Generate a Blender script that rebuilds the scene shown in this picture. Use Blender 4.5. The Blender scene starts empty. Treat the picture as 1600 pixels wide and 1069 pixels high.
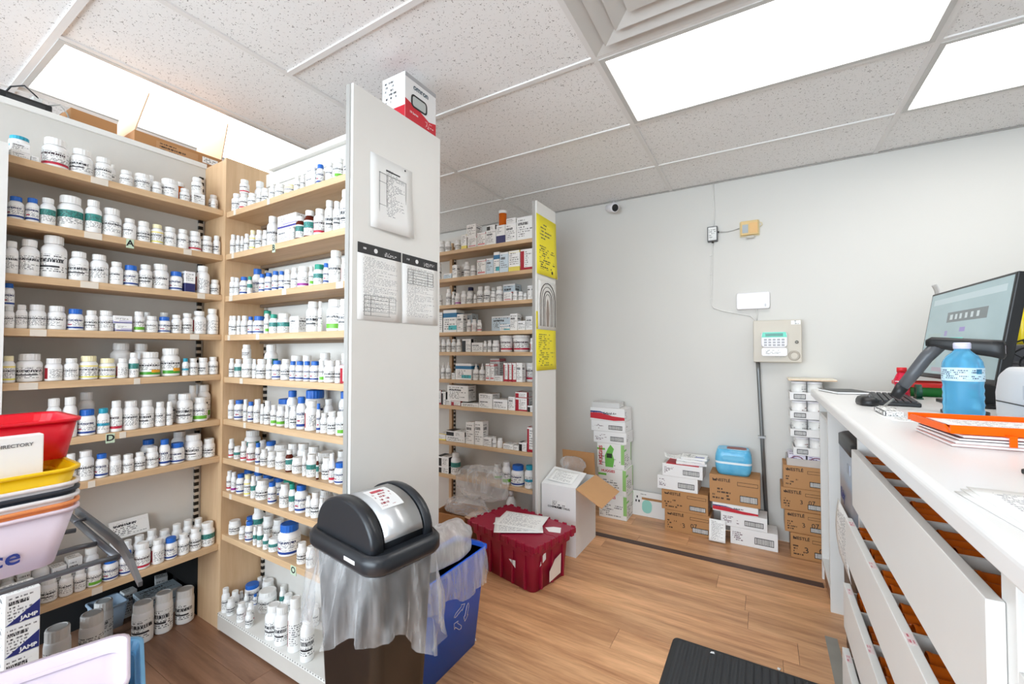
import bpy, bmesh, math, random
from mathutils import Vector, Matrix
S = bpy.context.scene
COL = S.collection
random.seed(7)
# ---------------------------------------------------------------- camera, world, exposure, room lights
FPX, CXP, CYP = 660.0, 800.0, 534.5
YAW, PIT, HC = math.radians(30.8), math.radians(1.3), 1.29
CF = Vector((-math.sin(YAW) * math.cos(PIT), math.cos(YAW) * math.cos(PIT), math.sin(PIT)))
CR = Vector((math.cos(YAW), math.sin(YAW), 0))
CU = CR.cross(CF)
CO = Vector((0, 0, HC))
cam = bpy.data.objects.new('camera', bpy.data.cameras.new('camera'))
COL.objects.link(cam)
cam.location = CO
cam.rotation_euler = (math.pi / 2 + PIT, 0, YAW)
cam.data.sensor_width = 36
cam.data.lens = FPX / 1600 * 36
cam.data.clip_start = 0.02
S.camera = cam
w = bpy.data.worlds.new('world'); S.world = w; w.use_nodes = True
w.node_tree.nodes['Background'].inputs[0].default_value = (0.78, 0.90, 1.0, 1)
w.node_tree.nodes['Background'].inputs[1].default_value = 10.0
S.view_settings.view_transform = 'Standard'
S.view_settings.look = 'None'
S.view_settings.gamma = 1
S.view_settings.use_curve_mapping = False
S.view_settings.exposure = 0.14
PANEL_POWER = 4.6
S.cycles.max_bounces = 8
S.cycles.diffuse_bounces = 5
S.cycles.transparent_max_bounces = 24
S.cycles.sample_clamp_indirect = 6

def ray(px, py):
    return CF + CR * ((px - CXP) / FPX) - CU * ((py - CYP) / FPX)
def onx(px, py, x):
    d = ray(px, py); return CO + d * (x / d.x)
def ony(px, py, y):
    d = ray(px, py); return CO + d * (y / d.y)
def onz(px, py, z):
    d = ray(px, py); return CO + d * ((z - HC) / d.z)
def depth(P):
    return (Vector(P) - CO).dot(CF)

# ---------------------------------------------------------------- materials
def srgb(r, g=None, b=None):
    if g is None: r, g, b = r
    f = lambda c: ((c / 255) / 12.92 if c / 255 <= 0.04045 else ((c / 255 + 0.055) / 1.055) ** 2.4)
    return (f(r), f(g), f(b), 1)
class NG:
    def __init__(s, name, rough=0.5, metal=0.0, spec=0.5):
        s.m = bpy.data.materials.new(name); s.m.use_nodes = True
        s.t = s.m.node_tree; s.b = s.t.nodes['Principled BSDF']
        s.b.inputs['Roughness'].default_value = rough; s.b.inputs['Metallic'].default_value = metal
        s.b.inputs['Specular IOR Level'].default_value = spec
    def n(s, typ, **kw):
        nd = s.t.nodes.new(typ)
        for k, v in kw.items():
            if k.startswith('i_'): s.put(nd.inputs[int(k[2:])], v)
            else: setattr(nd, k, v)
        return nd
    def put(s, sock, v):
        if isinstance(v, bpy.types.NodeSocket): s.t.links.new(v, sock)
        elif isinstance(v, bpy.types.Node): s.t.links.new(v.outputs[0], sock)
        else: sock.default_value = v
    def math(s, op, a, b=None, c=None):
        nd = s.n('ShaderNodeMath', operation=op); s.put(nd.inputs[0], a)
        if b is not None: s.put(nd.inputs[1], b)
        if c is not None: s.put(nd.inputs[2], c)
        return nd.outputs[0]
    def mix(s, fac, a, b):
        nd = s.n('ShaderNodeMix', data_type='RGBA'); s.put(nd.inputs[0], fac); s.put(nd.inputs[6], a); s.put(nd.inputs[7], b)
        return nd.outputs[2]
    def noise(s, vec, scale, detail=2, rough=0.5, dims='3D'):
        nd = s.n('ShaderNodeTexNoise', noise_dimensions=dims)
        if vec is not None: s.put(nd.inputs['W' if dims == '1D' else 'Vector'], vec)
        nd.inputs['Scale'].default_value = scale; nd.inputs['Detail'].default_value = detail; nd.inputs['Roughness'].default_value = rough
        return nd.outputs[0]
    def coord(s, which='Object'):
        return s.n('ShaderNodeTexCoord').outputs[which]
    def mapping(s, vec, scale=(1, 1, 1), loc=(0, 0, 0)):
        nd = s.n('ShaderNodeMapping'); s.put(nd.inputs[0], vec); nd.inputs['Scale'].default_value = scale; nd.inputs['Location'].default_value = loc
        return nd.outputs[0]
    def ramp(s, fac, stops):
        nd = s.n('ShaderNodeValToRGB'); s.put(nd.inputs[0], fac); e = nd.color_ramp.elements
        while len(e) < len(stops): e.new(0.5)
        for k, (p, c) in enumerate(stops): e[k].position = p; e[k].color = c if len(c) == 4 else (*c, 1)
        return nd.outputs[0]
    def bump(s, h, strength=0.3, dist=0.002):
        nd = s.n('ShaderNodeBump'); s.put(nd.inputs['Height'], h); nd.inputs['Strength'].default_value = strength; nd.inputs['Distance'].default_value = dist
        s.put(s.b.inputs['Normal'], nd.outputs[0])
    def color(s, v): s.put(s.b.inputs['Base Color'], v)
    def rand(s): return s.n('ShaderNodeObjectInfo').outputs['Random']
MATS = {}
def M(name, rgb=None, rough=0.5, metal=0.0, var=0.06, spec=0.5):
    if name in MATS: return MATS[name]
    g = NG(name, rough, metal, spec); c = srgb(rgb)
    if var:
        nz = g.noise(g.coord(), 9, 3)
        g.color(g.mix(nz, [x * (1 - var) for x in c[:3]] + [1], [min(1, x * (1 + var)) for x in c[:3]] + [1]))
    else: g.color(c)
    MATS[name] = g.m; return g.m
def wood(name, lo, hi, axis='X', sc=1.0, rough=0.45, varp=0.0):
    g = NG(name, rough)
    st = {'X': (1.2, 14, 14), 'Y': (14, 1.2, 14), 'Z': (14, 14, 1.2)}[axis]
    v = g.mapping(g.coord(), [a * sc for a in st])
    r = g.rand()
    off = g.n('ShaderNodeVectorMath', operation='ADD'); g.put(off.inputs[0], v)
    cmb = g.n('ShaderNodeCombineXYZ'); g.put(cmb.inputs[0], g.math('MULTIPLY', r, 37)); g.put(cmb.inputs[1], g.math('MULTIPLY', r, 91)); g.put(off.inputs[1], cmb.outputs[0])
    n1 = g.noise(off.outputs[0], 1.0, 5, 0.6); n2 = g.noise(off.outputs[0], 5.0, 4, 0.65)
    f = g.math('ADD', g.math('MULTIPLY', n1, 0.65), g.math('MULTIPLY', n2, 0.35))
    c = g.ramp(f, [(0.3, srgb(lo)), (0.68, srgb(hi))])
    if varp:
        hs = g.n('ShaderNodeHueSaturation'); g.put(hs.inputs['Color'], c)
        g.put(hs.inputs['Value'], g.math('ADD', g.math('MULTIPLY', r, varp), 1 - varp / 2)); c = hs.outputs[0]
    g.color(c); g.bump(n2, 0.08, 0.001)
    MATS[name] = g.m; return g.m
def rect_mask(g, u, v, u0, u1, v0, v1):
    m = None
    for op, a, b in (('GREATER_THAN', u, u0), ('LESS_THAN', u, u1), ('GREATER_THAN', v, v0), ('LESS_THAN', v, v1)):
        if (op == 'GREATER_THAN' and b <= 0) or (op == 'LESS_THAN' and b >= 1): continue
        k = g.math(op, a, b); m = k if m is None else g.math('MULTIPLY', m, k)
    return m if m is not None else 1.0
def print_mat(name, base=(240, 240, 238), ink=(45, 45, 50), rows=11, text=(0.08, 0.92, 0.1, 0.9), bands=(), head=None, wscale=9.0, cut=0.46, rough=0.4, fill=0.55, barcode=None):
    """printed paper / label: lines of small illegible print, coloured bands (u0,u1,v0,v1,rgb); head=(v0,v1) a bold title line"""
    if name in MATS: return MATS[name]
    g = NG(name, rough); sp = g.n('ShaderNodeSeparateXYZ'); g.put(sp.inputs[0], g.coord('UV')); u, v = sp.outputs[0], sp.outputs[1]
    r = g.rand(); c = srgb(base)
    for (u0, u1, v0, v1, rgb) in bands: c = g.mix(rect_mask(g, u, v, u0, u1, v0, v1), c, srgb(rgb))
    vr = g.math('MULTIPLY', v, rows); row = g.math('FLOOR', vr); fr = g.math('SUBTRACT', vr, row)
    wn = g.n('ShaderNodeTexWhiteNoise', noise_dimensions='1D'); g.put(wn.inputs['W'], g.math('ADD', row, g.math('MULTIPLY', r, 50)))
    W = g.math('ADD', g.math('ADD', g.math('MULTIPLY', u, wscale), g.math('MULTIPLY', row, 13.7)), g.math('MULTIPLY', r, 97))
    word = g.math('GREATER_THAN', g.noise(W, 1.0, 0, 0.5, '1D'), cut)
    let = g.math('GREATER_THAN', g.noise(W, 7.0, 0, 0.5, '1D'), 0.42)
    m = g.math('MULTIPLY', word, let)
    m = g.math('MULTIPLY', m, g.math('MULTIPLY', g.math('GREATER_THAN', fr, 0.28), g.math('LESS_THAN', fr, 0.28 + fill)))
    m = g.math('MULTIPLY', m, g.math('LESS_THAN', u, g.math('ADD', text[0] + 0.3 * (text[1] - text[0]), g.math('MULTIPLY', wn.outputs[0], 0.85 * (text[1] - text[0])))))
    m = g.math('MULTIPLY', m, rect_mask(g, u, v, *text))
    if head:
        hm = g.math('MULTIPLY', g.math('GREATER_THAN', g.noise(W, 3.2, 0, 0.5, '1D'), 0.4), rect_mask(g, u, v, text[0], text[0] + 0.7 * (text[1] - text[0]), *head))
        hw = rect_mask(g, u, v, 0, 1, head[0] - 0.02, head[1] + 0.02)
        m = g.math('ADD', g.math('MULTIPLY', m, g.math('SUBTRACT', 1.0, hw)), hm)
    if barcode:
        bm = g.math('MULTIPLY', g.math('GREATER_THAN', g.noise(g.math('ADD', g.math('MULTIPLY', u, 60.0), g.math('MULTIPLY', r, 31)), 1.0, 0, 0.5, '1D'), 0.5), rect_mask(g, u, v, *barcode))
        m = g.math('MAXIMUM', m, bm)
    g.color(g.mix(m, c, srgb(ink)))
    MATS[name] = g.m; return g.m

# ---------------------------------------------------------------- mesh helpers
class MB:
    def __init__(s): s.v, s.f, s.uv, s.sm = [], [], [], []
    def face(s, idx, uv=None, smooth=False):
        s.f.append(tuple(idx)); s.uv += uv if uv else [(0.5, 0.5)] * len(idx); s.sm.append(smooth)
    def box(s, x0, x1, y0, y1, z0, z1):
        b = len(s.v)
        s.v += [(x0, y0, z0), (x1, y0, z0), (x1, y1, z0), (x0, y1, z0), (x0, y0, z1), (x1, y0, z1), (x1, y1, z1), (x0, y1, z1)]
        q = [(0, 0), (1, 0), (1, 1), (0, 1)]
        for f in ((0, 1, 5, 4), (1, 2, 6, 5), (2, 3, 7, 6), (3, 0, 4, 7), (4, 5, 6, 7), (3, 2, 1, 0)): s.face([b + i for i in f], list(q))
        return s
    def rings(s, rings, cap0=True, cap1=True, smooth=True, closed=True):
        n = len(rings[0]); b = len(s.v); R = len(rings)
        for r in rings: s.v += [tuple(p) for p in r]
        m = n if closed else n - 1
        for k in range(R - 1):
            for i in range(m):
                j = (i + 1) % n
                s.face([b + k * n + i, b + k * n + j, b + (k + 1) * n + j, b + (k + 1) * n + i],
                       [(i / m, k / (R - 1)), ((i + 1) / m, k / (R - 1)), ((i + 1) / m, (k + 1) / (R - 1)), (i / m, (k + 1) / (R - 1))], smooth)
        if cap0: s.face([b + i for i in reversed(range(n))])
        if cap1: s.face([b + (R - 1) * n + i for i in range(n)])
        return s
    def lathe(s, prof, seg=16, cx=0, cy=0, cap0=True, cap1=True, smooth=True, a0=0.0):
        return s.rings([[(cx + r * math.cos(a0 + 2 * math.pi * i / seg), cy + r * math.sin(a0 + 2 * math.pi * i / seg), z) for i in range(seg)] for r, z in prof], cap0, cap1, smooth)
    def tube(s, pts, r, seg=8, closed=False):
        P = [Vector(p) for p in pts]; R = []; up = None
        for i, p in enumerate(P):
            a = P[i - 1] if i else p; c = P[i + 1] if i < len(P) - 1 else p
            d = (c - a).normalized()
            if up is None: up = d.orthogonal().normalized()
            up = (up - d * up.dot(d)).normalized(); sd = d.cross(up)
            rr = r[i] if isinstance(r, (list, tuple)) else r
            R.append([p + (up * math.cos(2 * math.pi * k / seg) + sd * math.sin(2 * math.pi * k / seg)) * rr for k in range(seg)])
        return s.rings(R)
    def quad(s, a, b, c, d):
        k = len(s.v); s.v += [tuple(a), tuple(b), tuple(c), tuple(d)]; s.face([k, k + 1, k + 2, k + 3], [(0, 0), (1, 0), (1, 1), (0, 1)]); return s
    def prism(s, poly, z0, z1, axis='z'):
        mp = {'z': lambda p, z: (p[0], p[1], z), 'y': lambda p, z: (p[0], z, p[1]), 'x': lambda p, z: (z, p[0], p[1])}[axis]
        return s.rings([[mp(p, z0) for p in poly], [mp(p, z1) for p in poly]], smooth=False)
    def sheet(s, fn, nu, nv, smooth=True):
        b = len(s.v)
        for j in range(nv + 1):
            for i in range(nu + 1): s.v.append(tuple(fn(i / nu, j / nv)))
        for j in range(nv):
            for i in range(nu):
                k = b + j * (nu + 1) + i
                s.face([k, k + 1, k + nu + 2, k + nu + 1], [(i / nu, j / nv), ((i + 1) / nu, j / nv), ((i + 1) / nu, (j + 1) / nv), (i / nu, (j + 1) / nv)], smooth)
        return s
    def mesh(s, name='m', fix=True):
        me = bpy.data.meshes.new(name); me.from_pydata(s.v, [], s.f)
        uvl = me.uv_layers.new(name='UVMap')
        uvl.data.foreach_set('uv', [c for p in s.uv for c in p])
        me.polygons.foreach_set('use_smooth', s.sm)
        if fix:
            bm = bmesh.new(); bm.from_mesh(me); bmesh.ops.recalc_face_normals(bm, faces=bm.faces); bm.to_mesh(me); bm.free()
        me.update(); return me
def obj(name, mesh, mat=None, parent=None, loc=(0, 0, 0), rz=0.0, rot=None, bevel=0.0, seg=2, solid=0.0, sub=0):
    if isinstance(mesh, MB): mesh = mesh.mesh(name)
    o = bpy.data.objects.new(name, mesh); COL.objects.link(o)
    o.location = loc; o.rotation_euler = rot if rot else (0, 0, rz)
    if mat is not None and mesh is not None and len(mesh.materials) == 0: mesh.materials.append(mat)
    if parent is not None: o.parent = parent
    if solid: m = o.modifiers.new('solid', 'SOLIDIFY'); m.thickness = solid; m.offset = 0
    if sub: m = o.modifiers.new('sub', 'SUBSURF'); m.levels = sub; m.render_levels = sub
    if bevel: m = o.modifiers.new('bevel', 'BEVEL'); m.width = bevel; m.segments = seg; m.limit_method = 'ANGLE'; m.angle_limit = 0.7
    return o
def tag(o, label, cat, group=None, kind=None):
    if label: o['label'] = label
    if cat: o['category'] = cat
    if group: o['group'] = group
    if kind: o['kind'] = kind
    return o
def thing(name, label, cat, loc=(0, 0, 0), rz=0.0, group=None, rot=None):
    return tag(obj(name, None, None, None, loc, rz, rot), label, cat, group)
def struct(o): o['kind'] = 'structure'; return o
def B(*a): return MB().box(*a)
TXT = {}
def text_mesh(t, size, ext=0.0003, bold=0.0, align='CENTER'):
    k = (t, size, ext, bold, align)
    if k in TXT: return TXT[k]
    c = bpy.data.curves.new('t', 'FONT'); c.body = t; c.size = size; c.extrude = ext; c.offset = bold; c.align_x = align; c.align_y = 'CENTER'; c.resolution_u = 3
    o = bpy.data.objects.new('t', c); COL.objects.link(o)
    dg = bpy.context.evaluated_depsgraph_get(); me = bpy.data.meshes.new_from_object(o.evaluated_get(dg)); bpy.data.objects.remove(o); bpy.data.curves.remove(c)
    TXT[k] = me; return me
def lettering(t, size, mat, parent, loc, face='-y', bold=0.0, ext=0.0003, align='CENTER', roll=0.0, name='lettering', sx=1.0, tilt=0.0):
    """flat lettering standing on a face; face names the direction it looks at"""
    if '  ' in t:
        for k, q in enumerate(t.split()): lettering(q, size, mat, parent, (loc[0] + (k - 0.5) * size * 1.5, loc[1], loc[2] + (k - 0.5) * size * 1.5 * math.sin(roll)), face, bold, ext, align, roll, name, sx, tilt)
        return None
    me = text_mesh(t, size, ext, bold, align).copy(); me.materials.clear(); me.materials.append(mat)
    base = {'-y': Matrix.Rotation(math.pi / 2, 4, 'X'), '+x': Matrix.Rotation(math.pi / 2, 4, 'Z') @ Matrix.Rotation(math.pi / 2, 4, 'X'),
            '-x': Matrix.Rotation(-math.pi / 2, 4, 'Z') @ Matrix.Rotation(math.pi / 2, 4, 'X'), '+z': Matrix.Identity(4), '+y': Matrix.Rotation(math.pi, 4, 'Z') @ Matrix.Rotation(math.pi / 2, 4, 'X')}[face]
    o = obj(name, me, None, parent)
    o.matrix_local = Matrix.Translation(loc) @ Matrix.Rotation(tilt, 4, 'Y') @ base @ Matrix.Rotation(roll, 4, 'Z') @ Matrix.Diagonal((sx, 1, 1, 1))
    return o
def rrect(w, d, r, n=4, cx=0, cy=0):
    P = []
    for qx, qy, a in ((1, 1, 0), (-1, 1, 90), (-1, -1, 180), (1, -1, 270)):
        for k in range(n + 1):
            t = math.radians(a + 90 * k / n); P.append((cx + qx * (w / 2 - r) + r * math.cos(t), cy + qy * (d / 2 - r) + r * math.sin(t)))
    return P
def loft(mb, secs, cap0=True, cap1=True, smooth=True):
    return mb.rings([[(p[0], p[1], z) for p in poly] for poly, z in secs], cap0, cap1, smooth)

# ---------------------------------------------------------------- common materials
white_melamine = M('white_melamine', (232, 231, 227), 0.45, var=0.02)
birch = wood('birch_shelf', (188, 152, 112), (222, 191, 152), 'X', 1.0, 0.5)
birch_y = wood('birch_shelf_y', (188, 152, 112), (222, 191, 152), 'Y', 1.0, 0.5)
birch_z = wood('birch_panel', (196, 160, 120), (220, 188, 150), 'Z', 1.0, 0.5)
backing = M('grey_backing_board', (212, 209, 203), 0.6, var=0.05)
black_plastic = M('black_plastic', (26, 27, 29), 0.4, var=0.03)
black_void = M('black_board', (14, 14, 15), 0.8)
paper = M('white_paper', (240, 240, 240), 0.7, var=0.01)
inkm = M('black_ink', (30, 30, 32), 0.6, var=0)
metal_strip = M('grey_metal', (150, 150, 150), 0.35, 0.8)
cardboard = M('brown_cardboard', (176, 128, 82), 0.8, var=0.05)
cardboard_in = M('pale_cardboard', (212, 180, 150), 0.8, var=0.04)

# ---------------------------------------------------------------- room shell
WX0, WX1, WY0, WY1, ZC = -4.2, 3.2, -2.6, 3.44, 2.54
gw = NG('painted_wall', 0.65); nz = gw.noise(gw.coord(), 1.3, 4); gw.color(gw.mix(nz, srgb(207, 205, 200), srgb(214, 212, 207))); gw.bump(gw.noise(gw.coord(), 160, 2), 0.1, 0.001)
wallm = gw.m
struct(obj('wall_far', B(WX0, WX1, WY1, WY1 + 0.1, 0, ZC + 0.1), wallm))
struct(obj('wall_left', B(WX0 - 0.1, WX0, WY0, WY1, 0, ZC + 0.1), wallm))
struct(obj('wall_right', B(WX1, WX1 + 0.1, WY0, WY1, 0, ZC + 0.1), wallm))
wb_ = MB()   # rear wall; its wide window is added to let in fill light
FILL_WIN = (-3.9, 0.9, 0.5, 2.35)
for q in ((WX0, FILL_WIN[0], 0, ZC + 0.1), (FILL_WIN[1], WX1, 0, ZC + 0.1), (FILL_WIN[0], FILL_WIN[1], 0, FILL_WIN[2]), (FILL_WIN[0], FILL_WIN[1], FILL_WIN[3], ZC + 0.1)): wb_.box(q[0], q[1], WY0 - 0.1, WY0, q[2], q[3])
struct(obj('wall_back', wb_, wallm))
wn_ = struct(obj('fill_window_1', None, None, None, (0, WY0 - 0.05, 0)))
wf_ = M('fill_window_frame', (200, 200, 198), 0.4)
for k in range(5): obj('fill_mullion', B(-0.025, 0.025, -0.03, 0.03, FILL_WIN[2], FILL_WIN[3]), wf_, wn_, (FILL_WIN[0] + 0.025 + k * (FILL_WIN[1] - FILL_WIN[0] - 0.05) / 4, 0, 0))
for z_ in (FILL_WIN[2], FILL_WIN[3] - 0.05): obj('fill_window_rail', B(FILL_WIN[0], FILL_WIN[1], -0.03, 0.03, z_, z_ + 0.05), wf_, wn_)
pl = bpy.data.lights.new('fill_window_portal', 'AREA'); pl.shape = 'RECTANGLE'; pl.size = FILL_WIN[1] - FILL_WIN[0]; pl.size_y = FILL_WIN[3] - FILL_WIN[2]; pl.cycles.is_portal = True  # portal guiding the sky fill through the added opening
po = bpy.data.objects.new('fill_window_portal', pl); COL.objects.link(po); po.location = ((FILL_WIN[0] + FILL_WIN[1]) / 2, WY0 - 0.12, (FILL_WIN[2] + FILL_WIN[3]) / 2); po.rotation_euler = (math.pi / 2, 0, 0)
# floor: bed + single planks running along X
floor = struct(obj('floor', B(WX0, WX1, WY0, WY1, -0.06, -0.004), M('floor_bed', (74, 50, 36), 0.8)))
plankm = wood('oak_plank', (152, 98, 60), (238, 186, 138), 'X', 1.0, 0.35, 0.22)
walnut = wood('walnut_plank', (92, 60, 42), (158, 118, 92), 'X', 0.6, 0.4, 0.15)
PW, PL = 0.152, 1.22
rw = random.Random(3); pm = {}
def plank(x0, x1, y0, y1, mt):
    k = (round(x1 - x0, 3), round(y1 - y0, 3), mt.name)
    if k not in pm: pm[k] = B(0.0008, k[0] - 0.0008, 0.0006, k[1] - 0.0006, -0.004, 0.0).mesh('plank'); pm[k].materials.append(mt)
    obj('plank', pm[k], None, floor, (x0, y0, rw.random() * 0.0004))
def plank_row(xa, xb, y0, y1, mt):
    x = xa - rw.random() * PL
    while x < xb - 0.01:
        plank(max(x, xa), min(x + PL, xb), y0, y1, mt) if min(x + PL, xb) - max(x, xa) > 0.02 else None
        x += PL
yy = 0.30 - 8 * PW
while yy < WY1 - 0.001:
    y1 = min(yy + PW, WY1)
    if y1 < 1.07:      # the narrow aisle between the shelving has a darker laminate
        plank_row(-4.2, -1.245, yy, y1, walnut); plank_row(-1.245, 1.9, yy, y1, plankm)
    else: plank_row(-3.4, 1.9, yy, y1, plankm)
    yy = y1
# dark joint strip across the floor
st = obj('trim_1', B(-1.265, 0.268, 2.872, 2.928, 0.0005, 0.004), M('dark_floor_strip', (78, 58, 52), 0.6), bevel=0.002); struct(st)
# ceiling: slab above, grid of T-bars, single tiles
ceil = struct(obj('ceiling', B(WX0, WX1, WY0, WY1, ZC + 0.03, ZC + 0.08), M('ceiling_slab', (200, 198, 195), 0.9)))
gt = NG('mineral_fibre_tile', 0.9)
oc = gt.coord('Object')
v1 = gt.n('ShaderNodeTexVoronoi', feature='F1'); gt.put(v1.inputs['Vector'], oc); v1.inputs['Scale'].default_value = 125
n0 = gt.noise(oc, 55, 2)
dots = gt.math('LESS_THAN', v1.outputs['Distance'], gt.math('MULTIPLY', gt.math('SUBTRACT', n0, 0.36), 1.1))
v2 = gt.n('ShaderNodeTexVoronoi', feature='F1'); gt.put(v2.inputs['Vector'], oc); v2.inputs['Scale'].default_value = 210
d2 = gt.math('LESS_THAN', v2.outputs['Distance'], gt.math('MULTIPLY', gt.math('SUBTRACT', gt.noise(oc, 60, 1), 0.40), 1.0))
base = gt.mix(gt.noise(oc, 3, 3), srgb(234, 233, 232), srgb(240, 239, 238))
c_ = gt.mix(gt.math('MULTIPLY', d2, 0.45), base, srgb(120, 112, 108)); c_ = gt.mix(gt.math('MULTIPLY', dots, 0.8), c_, srgb(110, 104, 100)); gt.color(c_)
gt.bump(gt.math('SUBTRACT', 1.0, dots), 0.4, 0.002)
tilem = gt.m
tbar = M('white_grid_bar', (226, 224, 222), 0.5, var=0.01)
GX = [-0.605 + 1.222 * k for k in range(-3, 4)]
GY = [1.095 + 0.6105 * k for k in range(-6, 4)]
def panel_light(x0, x1, y0, y1, label, group='ceiling light panels'):
    t = thing('ceiling_light', label, 'ceiling light', ((x0 + x1) / 2, (y0 + y1) / 2, ZC - 0.002), 0, group)
    a, b = (x1 - x0) / 2 - 0.012, (y1 - y0) / 2 - 0.012
    fr = MB(); i = 0.022
    for q in ((-a, a, -b, -b + i), (-a, a, b - i, b), (-a, -a + i, -b + i, b - i), (a - i, a, -b + i, b - i)): fr.box(q[0], q[1], q[2], q[3], -0.004, 0.02)
    obj('frame', fr, M('light_frame', (196, 195, 192), 0.4, var=0.01), t)
    g = MATS.get('lit_diffuser')
    if g is None:
        q = NG('lit_diffuser', 0.5); q.color(srgb(250, 250, 250)); q.b.inputs['Emission Color'].default_value = (1.0, 0.985, 0.96, 1); q.b.inputs['Emission Strength'].default_value = PANEL_POWER
        MATS['lit_diffuser'] = g = q.m
    obj('diffuser', B(-a + i, a - i, -b + i, b - i, 0.004, 0.012), g, t)
    return t
GY0 = GY
LIGHTS = [(-0.605, 0.617, 1.7055, 2.316, 'broad lit ceiling panel beside the square air vent'), (0.617, 1.839, 2.316, 2.9265, 'lit ceiling panel above the computer monitor'),
          (-2.995, -2.385, 0.4845, 1.7055, 'lit ceiling panel over the cardboard boxes on the shelving'),
          (-4.19, -3.049, 2.316, 2.9265, 'added unseen ceiling fill panel over the aisle beyond the corner shelving'),  # unseen fixture added to brighten the far bay and ceiling
          (-0.605, 0.617, -0.7365, -0.126, 'added ceiling fill panel behind the viewer above the aisle'), (0.617, 1.839, -1.347, -0.7365, 'added ceiling fill panel behind the viewer over the counter end'),  # unseen fixtures added behind the viewer as fill
          (-1.827, -0.605, -1.9575, -1.347, 'added ceiling fill panel by the rear wall')]  # another unseen fixture, added for fill
for L in LIGHTS: panel_light(*L)
VENT = (-0.605, 0.005, 1.095, 1.7055)
def covered(x0, x1, y0, y1):
    for L in LIGHTS + [VENT]:
        if x0 < L[1] - 0.05 and x1 > L[0] + 0.05 and y0 < L[3] - 0.05 and y1 > L[2] + 0.05: return True
    return False
tcache = {}
def tile(x0, x1, y0, y1):
    k = (round(x1 - x0, 3), round(y1 - y0, 3))
    if k not in tcache: tcache[k] = B(0.006, k[0] - 0.006, 0.006, k[1] - 0.006, 0, 0.015).mesh('tile'); tcache[k].materials.append(tilem)
    obj('ceiling_tile', tcache[k], None, ceil, (x0, y0, ZC + 0.004))
xs = [WX0] + [x for x in GX if WX0 + 0.05 < x < WX1] + [WX1]
ys = [WY0] + [y for y in GY if WY0 + 0.05 < y < WY1] + [WY1]
for i in range(len(xs) - 1):
    for j in range(len(ys) - 1):
        x0, x1, y0, y1 = xs[i], xs[i + 1], ys[j], ys[j + 1]
        if abs(x1 + 1.827) < 0.01 and 0.4 < y0 < 1.2: continue
        if not covered(x0, x1, y0, y1): tile(x0, x1, y0, y1)
        elif (x0, y0) == (VENT[0], VENT[2]) or (abs(x0 - VENT[0]) < 1e-6 and abs(y0 - VENT[2]) < 1e-6): tile(VENT[1], x1, y0, y1)
tile(-2.385, -1.827, 0.4845, 1.7055)
for k, x in enumerate(xs[1:-1]): obj('grid_bar', B(x - 0.012, x + 0.012, WY0, WY1, -0.003, 0.02), tbar, ceil, (0, 0, ZC))
for k, y in enumerate(ys[1:-1]):
    for i in range(len(xs) - 1):
        if abs(xs[i + 1] + 1.827) < 0.01 and 0.5 < y < 1.2: continue
        obj('grid_bar', B(xs[i] + 0.012, xs[i + 1] - 0.012, y - 0.012, y + 0.012, -0.003, 0.02), tbar, ceil, (0, 0, ZC))
obj('grid_bar', B(-2.397, -2.373, 0.4965, 1.7055, -0.003, 0.02), tbar, ceil, (0, 0, ZC))
obj('grid_bar', B(VENT[1] - 0.012, VENT[1] + 0.012, 1.107, 1.6935, -0.003, 0.02), tbar, ceil, (0, 0, ZC))
obj('wall_angle', B(WX0, WX1, WY1 - 0.012, WY1, -0.004, 0.0), M('wall_angle', (176, 172, 168), 0.5), ceil, (0, 0, ZC))
# square stepped air diffuser
vt = thing('air_vent', 'square stepped air vent in the ceiling beside the light', 'air vent', ((VENT[0] + VENT[1]) / 2, (VENT[2] + VENT[3]) / 2, ZC), 0)
vm = M('vent_metal', (205, 203, 199), 0.45, var=0.02)
def ringplate(a, b, z0, z1):
    m = MB(); m.rings([[(sx * q, sy * q, z) for sx, sy in ((1, 1), (-1, 1), (-1, -1), (1, -1))] for q, z in ((a, z0), (b, z1), (b, z1 + 0.004), (a, z0 + 0.004), (a, z0))], False, False, False); return m
for k, (a, b, z0, z1) in enumerate(((0.296, 0.225, -0.004, 0.012), (0.235, 0.165, -0.018, 0.006), (0.175, 0.10, -0.018, 0.006), (0.11, 0.001, -0.018, -0.018))): obj('louvre', ringplate(a, b, z0, z1), vm, vt)
# ---------------------------------------------------------------- shelving units
def part(name, mb, mat, root, bevel=0.0, parent=None):
    """mesh given in room coordinates, parented to a thing that stands unrotated at root.location"""
    o = obj(name, mb, mat, parent or root, bevel=bevel)
    o.location = -Vector(root.location) if parent is None else (0, 0, 0)
    return o
gs = NG('slotted_standard', 0.4, 0.3); sp = gs.n('ShaderNodeSeparateXYZ'); gs.put(sp.inputs[0], gs.coord('Object'))
gs.color(gs.mix(gs.math('GREATER_THAN', gs.math('FRACT', gs.math('MULTIPLY', sp.outputs[2], 32)), 0.45), srgb(205, 196, 184), srgb(28, 25, 22))); slotm = gs.m
tagm = M('pale_tag_card', (216, 222, 208), 0.6, var=0.02); tag_clear = M('clear_tag_holder', (224, 214, 200), 0.3, var=0.04)
tag_mint = M('mint_tag_card', (196, 216, 190), 0.6, var=0.02)
AX, AXB, AY0, AY1 = -2.2, -2.385, 0.34, 1.012
AZ = [1.962, 1.747, 1.557, 1.370, 1.183, 0.971, 0.800, 0.390]
BY, BYB, BX0, BX1 = 1.015, 1.205, -2.18, -1.29
BZ = [1.950, 1.749, 1.551, 1.368, 1.171, 0.975, 0.794, 0.640, 0.440]
CY_, CYB, CX0, CX1 = 2.46, 2.645, -2.75, -1.29
CZ = [2.044, 1.838, 1.638, 1.434, 1.287, 1.084, 0.890, 0.624, 0.380]
TH = 0.026
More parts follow.
